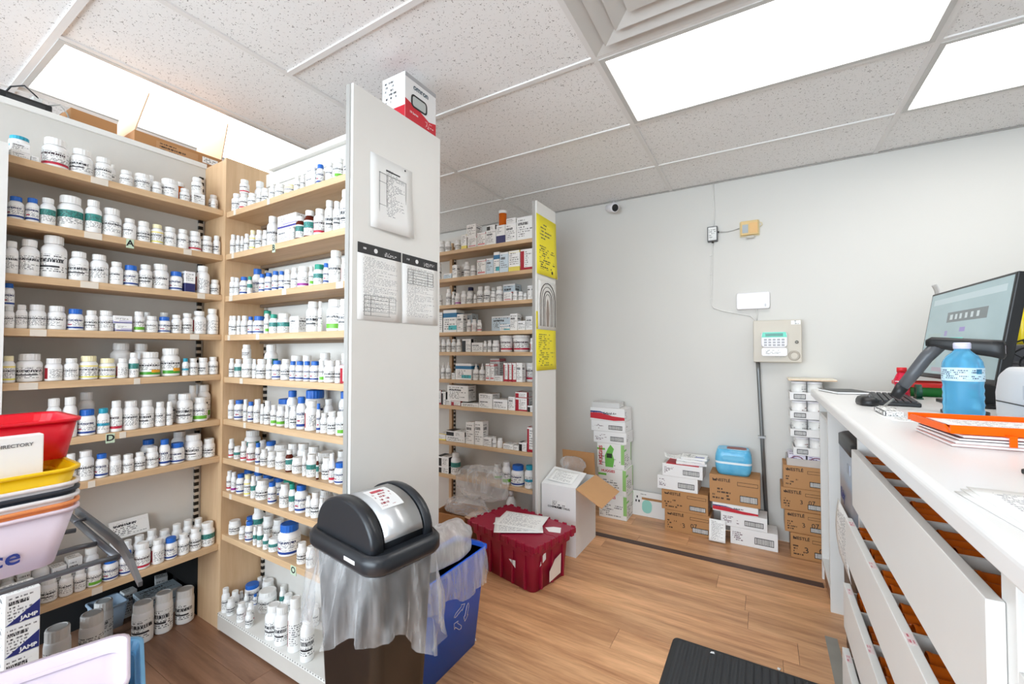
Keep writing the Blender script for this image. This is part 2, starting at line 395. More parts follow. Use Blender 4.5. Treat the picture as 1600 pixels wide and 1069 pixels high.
ua = thing('shelving_bay', 'birch shelving bay standing behind the stacked plastic baskets', 'shelving', (-2.3, 0.67, 0), 0, 'medicine shelving units')
part('back_board', B(AXB - 0.012, AXB, AY0, AY1, 0.36, 2.2), backing, ua)
part('kick_board', B(-2.76, -2.75, AY0, AY1, 0, 0.36), black_void, ua)  # black panels paint in the dark of the open void under the bay
part('void_ceiling', B(-2.75, AXB - 0.012, AY0, AY1, 0.345, 0.36), black_void, ua)
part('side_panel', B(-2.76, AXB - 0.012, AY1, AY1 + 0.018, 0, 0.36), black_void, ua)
part('side_panel', B(AXB - 0.012, AX, AY1, AY1 + 0.018, 0, 2.205), birch_z, ua)
part('end_panel', B(AXB - 0.03, AX + 0.03, AY0 - 0.02, AY0, 0, 1.99), white_melamine, ua)
part('top_rail', B(AXB - 0.03, AXB + 0.012, AY0, AY1, 2.2, 2.222), white_melamine, ua)
part('slotted_standard', B(AXB, AXB + 0.012, AY1 - 0.03, AY1 - 0.012, 0.36, 2.15), slotm, ua)
def tags(root, sh, spots, face, front):
    for (px, wdt, kind) in spots:
        if face == '+x':
            p = onx(px, 0, front); yc = p.y
            t = part('shelf_tag', B(front - 0.001, front + 0.0015, yc - wdt / 2, yc + wdt / 2, sh - TH - (0.012 if kind else 0), sh - 0.002), tag_clear if not kind else tag_mint, root)
            loc = (front + 0.002, yc, sh - TH / 2 - 0.006)
        else:
            p = ony(px, 0, front); xc = p.x
            t = part('shelf_tag', B(xc - wdt / 2, xc + wdt / 2, front - 0.0015, front + 0.001, sh - TH - (0.012 if kind else 0), sh - 0.002), tag_clear if not kind else tag_mint, root)
            loc = (xc, front - 0.002, sh - TH / 2 - 0.006)
        if kind: lettering(kind, 0.034, inkm, t, loc, face, 0.0008)
TA = {0: [(162, .05, '')], 1: [(154, .05, ''), (211, .024, 'A'), (300, .03, '')], 2: [(150, .05, ''), (322, .03, '')], 3: [(73, .04, ''), (313, .035, '')], 4: [(60, .045, ''), (226, .02, '')], 5: [(187, .026, 'D'), (206, .02, '')], 6: [(160, .02, '')], 7: [(172, .03, '')]}
for k, z in enumerate(AZ):
    part('shelf', B(AXB, AX, AY0, AY1, z - TH, z), birch_y, ua, 0.001)
    tags(ua, z, TA.get(k, []), '+x', AX)
ub = thing('shelving_bay', 'birch shelving bay in the corner beside the tall white end panel', 'shelving', (-1.74, 1.25, 0), 0, 'medicine shelving units')
part('back_board', B(BX0, BX1, BYB, BYB + 0.03, 0.0, 2.2), backing, ub)
part('side_panel', B(BX0 - 0.018, BX0, BY - 0.005, BYB + 0.03, 0, 2.21), birch_z, ub)
part('end_panel', B(BX1, BX1 + 0.02, BY - 0.01, 1.484, 0, 2.268), white_melamine, ub, 0.001)
part('edge_strip', B(BX1 - 0.012, BX1 + 0.008, BY - 0.016, BY - 0.010, 0, 2.266), M('aluminium_edge', (176, 174, 170), 0.4, 0.3), ub)
part('top_board', B(BX0 + 0.05, BX1, BYB - 0.03, 1.484, 2.2, 2.225), white_melamine, ub, 0.001)
part('top_rail', B(BX0, BX1, BYB - 0.008, BYB, 2.13, 2.195), white_melamine, ub, 0.001)
part('top_rail', B(BX0, BX1, BYB - 0.006, BYB, 2.075, 2.125), white_melamine, ub, 0.001)
part('slotted_standard', B(BX0 + 0.005, BX0 + 0.02, BYB - 0.012, BYB, 0.1, 2.1), slotm, ub)
part('slotted_standard', B(BX1 - 0.02, BX1 - 0.005, BYB - 0.012, BYB, 0.1, 2.1), slotm, ub)
TB = {0: [(372, .02, ''), (424, .02, '')], 1: [(370, .02, ''), (433, .02, 'B')], 2: [(368, .03, ''), (450, .03, ''), (535, .04, '')], 3: [(410, .025, ''), (366, .02, '')], 4: [(386, .025, '')], 5: [(392, .02, '')], 6: [(412, .03, '')], 7: [(372, .02, '')], 8: [(469, .036, 'O')]}
for k, z in enumerate(BZ):
    part('shelf', B(BX0, BX1 - 0.012, BY, BYB, z - TH, z), birch, ub, 0.001)
    part('shelf_bracket', B(BX0, BX1 - 0.012, BYB - 0.03, BYB - 0.012, z - TH - 0.014, z - TH), M('dark_bracket', (120, 100, 80), 0.6), ub)
    tags(ub, z, TB.get(k, []), '-y', BY)
for z in (0.4, 0.8, 1.2, 1.6, 2.0): part('rear_shelf', B(BX0, BX1, BYB + 0.03, 1.47, z - TH, z), birch, ub)
gp = NG('perforated_deck', 0.4, 0.0); gp.color(srgb(226, 224, 219)); vv = gp.n('ShaderNodeTexVoronoi', feature='F1'); vv.inputs['Randomness'].default_value = 0; vv.inputs['Scale'].default_value = 62; gp.put(vv.inputs['Vector'], gp.coord('Object'))
gp.color(gp.mix(gp.math('LESS_THAN', vv.outputs['Distance'], 0.26), srgb(226, 224, 219), srgb(40, 38, 36)))
DZ = 0.085
part('base_deck', B(BX0, BX1, BY - 0.012, BYB, DZ - 0.012, DZ), gp.m, ub)
part('base_front', B(BX0, BX1, BY - 0.012, BY + 0.0, 0.012, DZ - 0.012), M('base_grey', (196, 190, 182), 0.5), ub)
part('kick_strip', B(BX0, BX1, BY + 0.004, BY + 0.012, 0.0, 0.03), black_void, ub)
uc = thing('shelving_bay', 'far birch shelving bay with yellow notices on its end panel', 'shelving', (-2.0, 2.55, 0), 0, 'medicine shelving units')
part('back_board', B(CX0, CX1, CYB, CYB + 0.03, 0, 2.2), backing, uc)
part('end_panel', B(CX1, CX1 + 0.02, CY_ - 0.01, 2.737, 0, 2.285), white_melamine, uc, 0.001)
part('edge_strip', B(CX1 - 0.012, CX1 + 0.006, CY_ - 0.016, CY_ - 0.010, 0, 2.283), M('aluminium_edge'), uc)
part('side_panel', B(CX0 - 0.018, CX0, CY_, CYB + 0.03, 0, 2.2), birch_z, uc)
part('top_rail', B(CX0, CX1, CYB - 0.012, CYB, 2.12, 2.16), white_melamine, uc)
part('divider_post', B(-2.135, -2.11, CYB - 0.03, CYB, 0, 2.15), birch_z, uc)
part('slotted_standard', B(-2.105, -2.095, CYB - 0.012, CYB, 0.1, 2.1), slotm, uc)
for k, z in enumerate(CZ): part('shelf', B(CX0, CX1 - 0.012, CY_, CYB, z - TH, z), birch, uc, 0.001)
# ---------------------------------------------------------------- bottles, jars and cartons on the shelves
white_pl = M('white_bottle_plastic', (240, 240, 240), 0.35, var=0.01)
CAPM = {'w': M('white_cap', (234, 234, 232), 0.4, var=0.02), 'b': M('blue_cap', (24, 98, 190), 0.4, var=0.04), 't': M('teal_cap', (30, 150, 176), 0.4, var=0.04), 'e': M('green_cap', (20, 146, 122), 0.4, var=0.04), 'd': M('navy_cap', (40, 40, 84), 0.4), 'y': M('cream_cap', (240, 232, 190), 0.4)}
def amber(name, rgb, a=0.0):
    g = NG(name, 0.15); g.color(srgb(rgb)); g.b.inputs['Transmission Weight'].default_value = a; g.b.inputs['IOR'].default_value = 1.2; MATS[name] = g.m; return g.m
amber_pl = amber('amber_vial_plastic', (226, 112, 28), 0.35); brown_gl = amber('brown_glass', (92, 34, 22), 0.1)
T0 = (0.22, 0.86, 0.12, 0.86)
LB = {
 'W': print_mat('label_black', rows=14, text=T0, head=(0.6, 0.72), wscale=24),
 'V': print_mat('label_heavy', rows=11, text=T0, head=(0.52, 0.68), bands=((0.25, 0.6, 0.3, 0.38, (40, 40, 44)),), wscale=20),
 'B': print_mat('label_blue', rows=14, text=(0.22, 0.86, 0.24, 0.9), head=(0.66, 0.8), ink=(42, 52, 92), bands=((0, 1, 0.02, 0.17, (22, 62, 140)), (0.3, 0.42, 0.3, 0.4, (190, 40, 60))), wscale=22),
 'T': print_mat('label_teal', rows=13, text=(0.2, 0.9, 0.08, 0.86), bands=((0.16, 1, 0.5, 0.9, (56, 140, 132)),), wscale=22),
 'G': print_mat('label_green', rows=14, text=(0.2, 0.85, 0.35, 0.9), head=(0.66, 0.78), bands=((0.3, 0.75, 0.05, 0.32, (104, 178, 48)),), wscale=22),
 'R': print_mat('label_red', rows=14, text=T0, head=(0.62, 0.76), ink=(60, 40, 46), bands=((0.12, 1, 0.04, 0.2, (196, 32, 62)), (0.16, 0.3, 0.2, 0.75, (232, 170, 180))), wscale=22),
 'S': print_mat('label_stripe', rows=13, text=(0.36, 0.88, 0.12, 0.86), bands=((0.22, 0.32, 0.04, 0.95, (158, 28, 40)),), wscale=22),
 'Y': print_mat('label_yellow', rows=14, text=T0, head=(0.6, 0.72), bands=((0.15, 0.9, 0.03, 0.14, (232, 224, 90)), (0, 1, 0.88, 1.0, (244, 226, 130))), wscale=22),
 'P': print_mat('label_purple', rows=13, text=(0.2, 0.86, 0.3, 0.88), bands=((0, 1, 0.03, 0.24, (150, 40, 140)),), wscale=22),
 'L': print_mat('label_lime', rows=13, text=(0.2, 0.86, 0.4, 0.9), head=(0.68, 0.8), bands=((0.28, 0.8, 0.04, 0.26, (70, 160, 40)), (0.48, 0.68, 0.2, 0.42, (242, 170, 40))), wscale=22),
 'K': print_mat('label_cyan', rows=13, text=T0, bands=((0.1, 0.9, 0.4, 0.62, (40, 160, 190)),), wscale=22)}
PRO = {  # body profile, cap (r, z0), label (z0, z1)
 'jar': ([(0.44, 0), (0.49, 0.015), (0.5, 0.05), (0.5, 0.72), (0.485, 0.755), (0.44, 0.785)], 0.465, 0.785, (0.09, 0.69)),
 'bot': ([(0.44, 0), (0.49, 0.012), (0.5, 0.04), (0.5, 0.62), (0.48, 0.67), (0.42, 0.725), (0.37, 0.76)], 0.41, 0.765, (0.07, 0.60)),
 'tall': ([(0.44, 0), (0.49, 0.01), (0.5, 0.03), (0.5, 0.66), (0.47, 0.71), (0.38, 0.76), (0.33, 0.8)], 0.37, 0.805, (0.08, 0.62)),
 'tub': ([(0.42, 0), (0.45, 0.012), (0.49, 0.86)], 0.515, 0.86, (0.1, 0.78)),
 'drop': ([(0.45, 0), (0.5, 0.02), (0.5, 0.55), (0.4, 0.62), (0.24, 0.66)], 0.25, 0.66, (0.06, 0.5)),
 'vial': ([(0.44, 0), (0.46, 0.015), (0.46, 0.8)], 0.5, 0.8, (0.1, 0.55))}
SHM = {}
def cm(key, fn, mat):
    k = key + (mat.name,)
    if k not in SHM: me = fn().mesh(key[0]); me.materials.append(mat); SHM[k] = me
    return SHM[k]
def body_mesh(sh): return MB().lathe(PRO[sh][0], 20)
def cap_mesh(sh):
    _, r, z0, _l = PRO[sh]
    if sh == 'drop': return MB().lathe([(r, z0), (r, z0 + 0.12), (r * 0.5, z0 + 0.16), (r * 0.28, 0.97), (r * 0.15, 1.0)], 14)
    seg = 36; m = MB(); R = []
    for rr, z, rib in ((r, z0, 1), (r, z0 + (1 - z0) * 0.86, 1), (r * 0.94, 1.0 - (1 - z0) * 0.03, 0), (r * 0.8, 1.0, 0), (r * 0.76, 1.0 - (1 - z0) * 0.05, 0)):
        R.append([((rr * (1 - 0.03 * rib * (i % 2))) * math.cos(2 * math.pi * i / seg), (rr * (1 - 0.03 * rib * (i % 2))) * math.sin(2 * math.pi * i / seg), z) for i in range(seg)])
    return m.rings(R, True, True, False)
def label_mesh(sh):
    z0, z1 = PRO[sh][3]; n = 18; pr = PRO[sh][0]
    rr = lambda z: (0.45 + 0.04 * (z / 0.86)) * 1.012 if sh == 'tub' else (0.466 if sh == 'vial' else 0.507)
    return MB().sheet(lambda u, v: (rr(z0 + (z1 - z0) * v) * math.cos(math.radians(-165 + 330 * u)), rr(z0 + (z1 - z0) * v) * math.sin(math.radians(-165 + 330 * u)), z0 + (z1 - z0) * v), n, 1)
STY = {  # style: cap, label, body, look
 'W': ('w', 'W', 'white bottle'), 'V': ('w', 'V', 'white bottle'), 'B': ('b', 'B', 'white bottle with blue cap'), 'T': ('w', 'T', 'white bottle with teal label'), 'K': ('t', 'K', 'white bottle with turquoise cap'),
 'E': ('e', 'T', 'white bottle with green cap'), 'G': ('w', 'G', 'white bottle with green mark'), 'R': ('w', 'R', 'white bottle with red band'), 'S': ('w', 'S', 'white bottle with red stripe'), 'Y': ('y', 'Y', 'white bottle with yellow trim'),
 'P': ('w', 'P', 'white bottle with purple band'), 'L': ('w', 'L', 'white bottle with lime label'), 'N': ('w', None, 'plain white bottle'), 'A': ('w', None, 'orange amber vial'), 'M': ('w', 'T', 'brown bottle with white cap'), 'D': ('w', 'W', 'slim white dropper bottle'), 'X': ('d', 'W', 'white bottle with navy cap'), 'U': ('w', 'R', 'white tub with printed label')}
NBOT = [0]
def bottle(style, loc, D, h, label, group='pill bottles in the dispensary', rz=None, rot=None, shape=None):
    cap, lab, look = STY[style]; asp = h / D
    sh = shape or ('vial' if style == 'A' else 'drop' if style == 'D' else 'tub' if style == 'U' else 'jar' if asp < 1.42 else 'bot' if asp < 2.0 else 'tall')
    bm_ = {'A': amber_pl, 'M': brown_gl}.get(style, white_pl)
    p = Vector(loc)
    if rz is None:
        d = CO - p; rz = math.atan2(d.y, d.x) + random.uniform(-0.5, 0.5)
    nm = 'pill_vial' if sh == 'vial' else 'dropper_bottle' if sh == 'drop' else 'tub' if sh == 'tub' else 'pill_bottle'
    o = obj(nm, cm(('body', sh), lambda: body_mesh(sh), bm_), None, None, loc, rz, rot); o.scale = (D, D, h)
    tag(o, label, 'bottle' if sh != 'tub' else 'tub', group)
    obj('cap', cm(('cap', sh), lambda: cap_mesh(sh), CAPM[cap]), None, o)
    if lab: obj('label', cm(('label', sh), lambda: label_mesh(sh), LB[lab]), None, o)
    NBOT[0] += 1
    return o
CT = {
 '0': ('white carton', print_mat('carton_white', rows=10, text=(0.08, 0.92, 0.15, 0.9), head=(0.64, 0.76), wscale=12)),
 '1': ('white carton with purple stripes', print_mat('carton_purple', rows=10, text=(0.1, 0.8, 0.5, 0.9), bands=((0, 1, 0.08, 0.22, (70, 66, 140)), (0.3, 1, 0.3, 0.38, (150, 140, 200))), wscale=14)),
 '2': ('red and white carton', print_mat('carton_red', rows=10, text=(0.35, 0.9, 0.15, 0.9), bands=((0, 0.3, 0, 1, (168, 26, 46)), (0, 1, 0, 0.12, (168, 26, 46))), wscale=14)),
 '3': ('white and navy carton', print_mat('carton_navy', rows=10, text=(0.1, 0.9, 0.55, 0.9), bands=((0, 1, 0, 0.42, (36, 40, 96)),), wscale=14)),
 '4': ('black and white carton', print_mat('carton_black', rows=10, text=(0.5, 0.95, 0.15, 0.9), bands=((0, 0.42, 0.0, 1, (24, 24, 27)),), wscale=14)),
 '5': ('teal and white carton', print_mat('carton_teal', rows=10, text=(0.1, 0.9, 0.1, 0.6), bands=((0, 1, 0.66, 0.86, (34, 112, 158)), (0.4, 1, 0.1, 0.3, (70, 180, 186))), wscale=14)),
 '6': ('yellow and white carton', print_mat('carton_yellow', rows=10, text=(0.1, 0.9, 0.3, 0.9), bands=((0, 1, 0.0, 0.22, (232, 214, 96)), (0, 1, 0.9, 1, (232, 214, 96))), wscale=14)),
 '7': ('pale blue carton', print_mat('carton_pale_blue', base=(206, 222, 232), rows=10, text=(0.1, 0.9, 0.2, 0.9), head=(0.64, 0.76), wscale=12)),
 '8': ('white and pink carton', print_mat('carton_pink', rows=10, text=(0.1, 0.9, 0.2, 0.9), bands=((0, 1, 0.86, 1, (206, 120, 124)), (0.1, 0.9, 0.1, 0.2, (206, 120, 124))), wscale=14))}
NCAR = [0]
def carton(kind, loc, w, d, h, label, rz=0.0, group='medicine cartons in the dispensary', rot=None, name='medicine_carton'):
    look, mt = CT[kind]
    o = obj(name, B(-w / 2, w / 2, -d / 2, d / 2, 0, h), mt, None, loc, rz, rot, bevel=min(0.0012, h * 0.08), seg=1)
    tag(o, label, 'carton', group)
    # tuck flap closing the end facing the aisle
    fh = min(h * 0.25, 0.012)
    obj('tuck_flap', B(-w / 2 + 0.002, w / 2 - 0.002, -d / 2 - 0.0006, -d / 2 + 0.001, h - fh, h - 0.0012), paper, o)
    NCAR[0] += 1
    return o
ORD = ['', 'first', 'second', 'third', 'fourth', 'fifth', 'sixth', 'seventh', 'eighth', 'ninth', 'tenth', 'eleventh', 'twelfth', 'thirteenth', 'fourteenth', 'fifteenth', 'sixteenth', 'seventeenth', 'eighteenth', 'nineteenth', 'twentieth',
       'twenty-first', 'twenty-second', 'twenty-third', 'twenty-fourth', 'twenty-fifth', 'twenty-sixth', 'twenty-seventh', 'twenty-eighth', 'twenty-ninth', 'thirtieth', 'thirty-first', 'thirty-second', 'thirty-third', 'thirty-fourth', 'thirty-fifth']
def fill_shelf(bay, z, crop, spec, where):
    """spec items 'x0,x1,top,style[/row][^]' in pixels of an enlarged crop (ox, oy, scale) of the photograph; each stands on the shelf board at height z"""
    ox, oy, sc = crop
    items = []
    for s_ in spec.split(';'):
        s_ = s_.strip()
        if not s_: continue
        a, b, t, st = s_.split(',')
        stack = st.endswith('^'); st = st.rstrip('^'); rowi = 0
        if '/' in st: st, r_ = st.split('/'); rowi = int(r_)
        items.append(dict(x0=ox + float(a) / sc, x1=ox + float(b) / sc, t=oy + float(t) / sc, st=st, row=rowi, stack=stack))
    rev = bay in 'AC'
    for k, it in enumerate(sorted(items, key=lambda i: (i['x0'] + i['x1']) * (-1 if rev else 1))): it['n'] = k + 1
    order = sorted([i for i in items if not i['stack']], key=lambda i: i['row'])
    order += [i for i in items if i['stack']]
    placed = []
    zmax = min([q for q in {'A': AZ, 'B': BZ, 'C': CZ}[bay] if q > z + 0.01] + [2.6]) - TH - (0.02 if bay == 'B' else 0.006)
    z = z + 0.0006
    if bay == 'B':   # seen at a slant, a bottle's nearer neighbour hides part of it: note where the next one begins
        fr = sorted([i for i in items if i['row'] == 0 and not i['stack']], key=lambda i: i['x0'])
        for i, j in zip(fr, fr[1:]):
            if j['x0'] - i['x1'] < 1.3: i['next'] = j['x0']
    SD = 0.170
    def at(px, py, dep):
        return onx(px, py, AX - dep) if bay == 'A' else ony(px, py, (BY if bay == 'B' else CY_) + dep)
    lo, hi = {'A': (AY0 + 0.002, AY1 - 0.002), 'B': (BX0 + 0.003, BX1 - 0.014), 'C': (-2.3, CX1 - 0.014)}[bay]
    for it in order:
        xm = (it['x0'] + it['x1']) / 2; car = it['st'].startswith('c')
        dep0 = 0.01 + 0.068 * it['row']
        D = 0.05; under = None; zb = z
        if it['stack']:
            best = [p for p in placed if not p['stack'] and p['x0'] - 2 < xm < p['x1'] + 2 and p['top'] < 9]
            if best: under = min(best, key=lambda p: abs((p['x0'] + p['x1']) / 2 - xm) + (50 if p.get('used') else 0)); zb = under['ztop']; dep0 = under['d0']; under['used'] = True
        for _ in range(4):
            c0 = at(xm, 540, dep0 + D / 2); dpt = depth(c0); ang = math.atan((xm - CXP) / FPX)
            if car:
                L, R = at(it['x0'], 540, dep0), at(it['x1'], 540, dep0)
                D = abs(L.y - R.y) if bay == 'A' else abs(L.x - R.x)
                break
            if 'next' in it:
                L, R = at(it['x0'], 540, dep0 + D / 2), at(it['next'], 540, dep0 + D / 2); D = abs(R.x - L.x) ** 0.5 * ((it['x1'] - it['x0']) * dpt / FPX * math.cos(ang)) ** 0.5
                D = min(D, 1.28 * (it['x1'] - it['x0']) * dpt / FPX * math.cos(ang))
                xm = it['x0'] + D * FPX / dpt / math.cos(ang) / 2
            else:
                D = (it['x1'] - it['x0']) * (1.35 if bay == 'B' and it['row'] else 1.0 if bay == 'B' else 1.12) * dpt / FPX * math.cos(ang)
        dd = min(D, SD - dep0 - 0.002) if not car else min(max(0.05, min(0.10, D)), SD - dep0 - 0.004)
        if not car and dd < D: D = dd
        c0 = at(xm, 540, dep0 + (0 if car else D / 2))
        if under is not None:
            uc_ = under['c']; c0 = Vector((uc_.x, uc_.y, 0)) if not car else c0
            if not car and not under['car']: D = min(D, under['D'] * 1.0)
        a = c0.y if bay == 'A' else c0.x
        a = min(max(a, lo + D / 2), hi - D / 2)
        if under is None:
            # keep clear of neighbours whose depth range overlaps
            for p in placed:
                if p['stack'] or p['d1'] <= dep0 + 0.001 or p['d0'] >= dep0 + dd - 0.001: continue
                gap = abs(a - p['a']) - (D + p['D']) / 2
                if gap < 0.0008:
                    if -gap < 0.3 * min(D, p['D']):
                        sgn = 1 if a > p['a'] else -1; cut_ = min(-gap + 0.001, D * 0.4); D -= cut_; a += sgn * cut_ / 2
                        if not car: dd = D
                    elif p['d1'] + 0.03 < SD:
                        dep0 = p['d1'] + 0.002; room = SD - dep0 - 0.002
                        if car: dd = min(dd, room)
                        else: D = min(D, room); dd = D
        for p in placed:   # final guard
            if under is None and not p['stack'] and not (p['d1'] <= dep0 + 0.0005 or p['d0'] >= dep0 + dd - 0.0005):
                ov = (D + p['D']) / 2 - abs(a - p['a'])
                if ov > 0:
                    sgn = 1 if a >= p['a'] else -1; D = max(0.012, D - ov - 0.0005); a = p['a'] + sgn * ((D + p['D']) / 2 + 0.0004)
                    if not car: dd = D
        dc = dep0 + dd / 2
        loc = Vector((AX - dc, a, zb)) if bay == 'A' else Vector((a, (BY if bay == 'B' else CY_) + dc, zb))
        # height from the top pixel at that distance
        d_ = ray(xm, it['t']); k_ = (Vector((loc.x, loc.y, 0)) - Vector((0, 0, 0))).length / Vector((d_.x, d_.y, 0)).length
        h = min(max(HC + d_.z * k_ - zb, 0.018), zmax - zb)
        it.update(a=a, D=D, d0=dep0, d1=dep0 + dd, c=loc, ztop=zb + h + 0.0004, top=0, car=car); placed.append(it)
        nth = ORD[it['n']]
        if car:
            look = CT[it['st'][1]][0]
            carton(it['st'][1], loc, D * 0.985, dd * 0.985, h, f"{look}, {nth} from {where}", rz=(math.pi / 2 if bay == 'A' else 0.0))
        else:
            look = STY[it['st']][2]
            bottle(it['st'], loc, D * 0.975, h, f"{look}, {nth} from {where}")
CA1, CA2, CA3, CA4 = (0, 200, 4.444), (0, 420, 4.444), (0, 580, 4.0), (0, 800, 3.975)
CB1, CB2, CB3, CB4 = (340, 180, 4.444), (340, 380, 4.444), (340, 580, 4.444), (300, 760, 3.459)
CC1, CC2 = (660, 310, 4.454), (660, 540, 4.454)
wa = lambda k: f"corner, {ORD[k]} shelf behind baskets"
wb = lambda k: f"corner, {ORD[k]} shelf beside white panel"
wc = lambda k: f"yellow notices, {ORD[k]} shelf of far bay"
fill_shelf('A', AZ[0], CA1, '40,180,175,c0;38,178,110,c0^;36,176,60,K^;185,240,205,c0;262,440,75,R;452,612,150,V;622,745,205,W;740,778,250,W/1;808,895,295,W;912,1020,322,W;1000,1055,328,W/1;1020,1098,372,W;1100,1215,360,W;1190,1262,378,A/1;1222,1295,420,W;1322,1408,462,c0;1325,1398,348,W^;1448,1486,505,W;1488,1548,475,V', wa(1))
fill_shelf('A', AZ[1], CA1, '30,140,475,B;150,245,485,B;248,360,485,T;380,552,475,T;555,680,500,T;685,820,560,W;825,925,630,W;930,1025,650,V;1028,1115,670,Y;1118,1208,690,W;1212,1293,705,W;1295,1382,720,R;1385,1460,752,W;1465,1535,750,V', wa(2))
fill_shelf('A', AZ[2], CA1, '20,110,785,W;112,255,775,W;262,445,750,V;450,597,860,V;600,735,880,W;740,840,930,W;845,945,955,B;950,1045,950,V;1050,1160,948,W;1165,1255,998,B;1262,1350,1000,c3;1355,1445,960,S;1450,1520,1055,V', wa(3))
fill_shelf('A', AZ[3], CA2, '20,95,262,W;97,182,250,W;32,160,98,B^;190,312,250,W;325,450,260,W;458,572,280,B;578,672,290,V;678,780,292,W;785,918,385,c1;785,918,330,c1^;922,998,298,G;990,1045,302,W/1;1002,1090,330,W;1095,1178,335,B;1100,1175,305,W/1;1180,1255,320,V;1258,1332,310,V;1335,1425,295,S;1430,1525,280,S', wa(4))
fill_shelf('A', AZ[4], CA2, '20,108,605,Y;120,295,590,V;299,432,622,S;435,546,622,W;549,678,605,Y;681,800,622,Y;803,888,622,S;890,962,582,T;966,1110,578,L;770,920,517,N/1;930,1045,520,N/1;1113,1246,553,L;1250,1308,622,K;1310,1374,622,W;1377,1445,618,V;1449,1530,612,W', wa(5))
fill_shelf('A', AZ[5], CA3, '300,392,170,W;395,490,162,W;500,605,238,B;498,597,130,N/1;590,635,185,W/1;608,690,232,K;693,770,185,R;773,873,185,W;876,966,182,V;969,1037,192,W;1039,1085,190,W;1050,1120,142,W/1;1110,1208,140,V;1178,1250,88,W/1;1250,1305,80,N/1;1217,1302,162,G;1306,1386,82,G', wa(6))
fill_shelf('A', AZ[6], CA3, '300,410,520,W;415,493,515,W;497,600,495,W;602,688,515,B;692,772,525,S;776,848,518,W;851,920,505,V;925,1001,472,W;895,985,425,B/1;1003,1072,425,B;1076,1162,445,B;1085,1180,375,W/1;1166,1270,393,V;1273,1350,420,V', wa(7))
fill_shelf('A', AZ[7], CA4, '110,195,470,W;200,278,440,G;281,390,400,V;393,484,370,W;487,564,345,W;567,660,320,G;666,760,275,B;763,850,240,B;862,955,185,R;966,1041,165,S;1044,1120,152,B;1122,1193,130,W;1196,1265,95,V;1290,1380,55,T;45,130,375,W/1;140,228,350,c0/1;232,340,290,W/1;352,450,320,c0/1;456,545,265,c0/1;548,640,215,W/1;700,775,175,W/1;780,848,170,W/1;852,925,140,W/1;930,1000,105,W/1;1005,1080,105,W/1;1085,1150,70,W/1;1155,1215,45,W/1;1220,1280,35,T/1', wa(8))
fill_shelf('B', BZ[0], CB1, '70,133,545,W;135,190,545,R;137,210,450,R^;193,250,545,W;250,308,462,W/1;255,286,530,W;288,340,510,V;343,380,480,W;383,445,480,W;448,513,485,Y;516,558,430,W;560,592,415,W;597,658,430,c0;600,656,375,c0^;661,731,345,B;735,783,330,W;787,857,305,G;860,905,278,V;907,945,280,W', wb(1))
fill_shelf('B', BZ[1], CB1, '75,113,830,W;115,145,835,W;147,170,840,V;172,208,825,W;210,250,800,Y;252,298,800,V;300,330,800,W;332,398,705,W;402,485,800,c0;402,530,700,c1^;490,528,760,S;531,586,705,M;588,655,665,M;657,731,655,R;734,790,595,V;792,836,600,V;840,945,475,V', wb(2))
fill_shelf('B', BZ[2], CB2, '65,105,235,W;107,143,240,W;146,197,235,B;199,238,232,E;242,300,180,B/1;280,318,215,B;320,368,208,B;370,414,195,B;417,453,195,B;455,499,185,V;502,545,172,W;548,624,165,P;627,657,162,G;660,725,150,E;727,760,140,B;762,850,55,W;852,885,105,S;888,905,105,T;908,945,90,W', wb(3))
fill_shelf('B', BZ[3], CB2, '60,92,505,W;94,128,505,V;130,157,505,W;159,204,505,W;206,240,510,B;243,315,508,B;318,370,470,E/1;318,352,490,G;355,408,495,E;411,492,490,T;496,556,510,c0;558,610,410,V;612,692,408,V;694,720,405,W;722,833,392,G;836,905,390,V;907,945,380,W', wb(4))
fill_shelf('B', BZ[4], CB2, '80,115,800,V;117,166,805,T;168,238,800,W;172,238,702,V^;241,268,805,W;270,335,805,V;337,376,805,W;337,410,680,T/1;378,436,815,B;438,498,805,V;500,540,820,B;542,594,820,B;596,640,820,B;642,700,820,B;702,735,815,G;738,812,815,V;814,855,815,V;858,925,845,c2;515,590,780,N/1;592,655,780,N/1;712,785,762,W/1;860,920,765,W/1', wb(5))
fill_shelf('B', BZ[5], CB3, '78,118,198,W;120,180,200,B;182,212,195,W;214,252,212,B;254,300,195,W;302,325,228,W;327,370,205,V;372,412,235,G;414,470,240,G;472,500,245,W;503,550,240,V;440,545,190,B/1;552,608,178,B;610,686,205,S;690,715,225,B;718,762,290,W;765,822,280,V;824,890,278,G;893,935,175,c0;485,580,135,B/1;618,745,125,B/1;750,800,195,W/1;800,925,122,B/1', wb(6))
fill_shelf('B', BZ[6], CB3, '85,120,470,R;122,166,520,T;130,215,415,T/1;168,208,485,R;210,268,495,R;271,303,498,B;305,352,540,V;300,345,480,W/1;350,412,485,B/1;355,408,555,W;410,478,555,W;480,524,545,M;526,594,595,W;596,620,555,W;622,690,575,T;692,708,590,M;710,778,600,V;780,816,570,R;818,888,632,B;892,945,600,T;415,500,505,W/1;502,570,500,W/1;572,640,500,N/1;642,712,520,N/1;715,800,560,W/1;845,920,550,W/1', wb(7))
fill_shelf('B', BZ[7], CB3, '68,104,692,R;106,140,700,P;142,194,710,B;196,240,715,Y;242,274,725,T;276,358,752,V;360,425,768,B;440,504,780,W;506,545,775,E;547,620,780,B;622,655,865,W;657,712,838,V;714,745,880,W;747,830,900,c0;832,915,905,c0;200,265,680,B/1;268,330,690,B/1;332,400,715,B/1;402,470,735,B/1;472,540,750,E/1;730,805,820,W/1', wb(8))
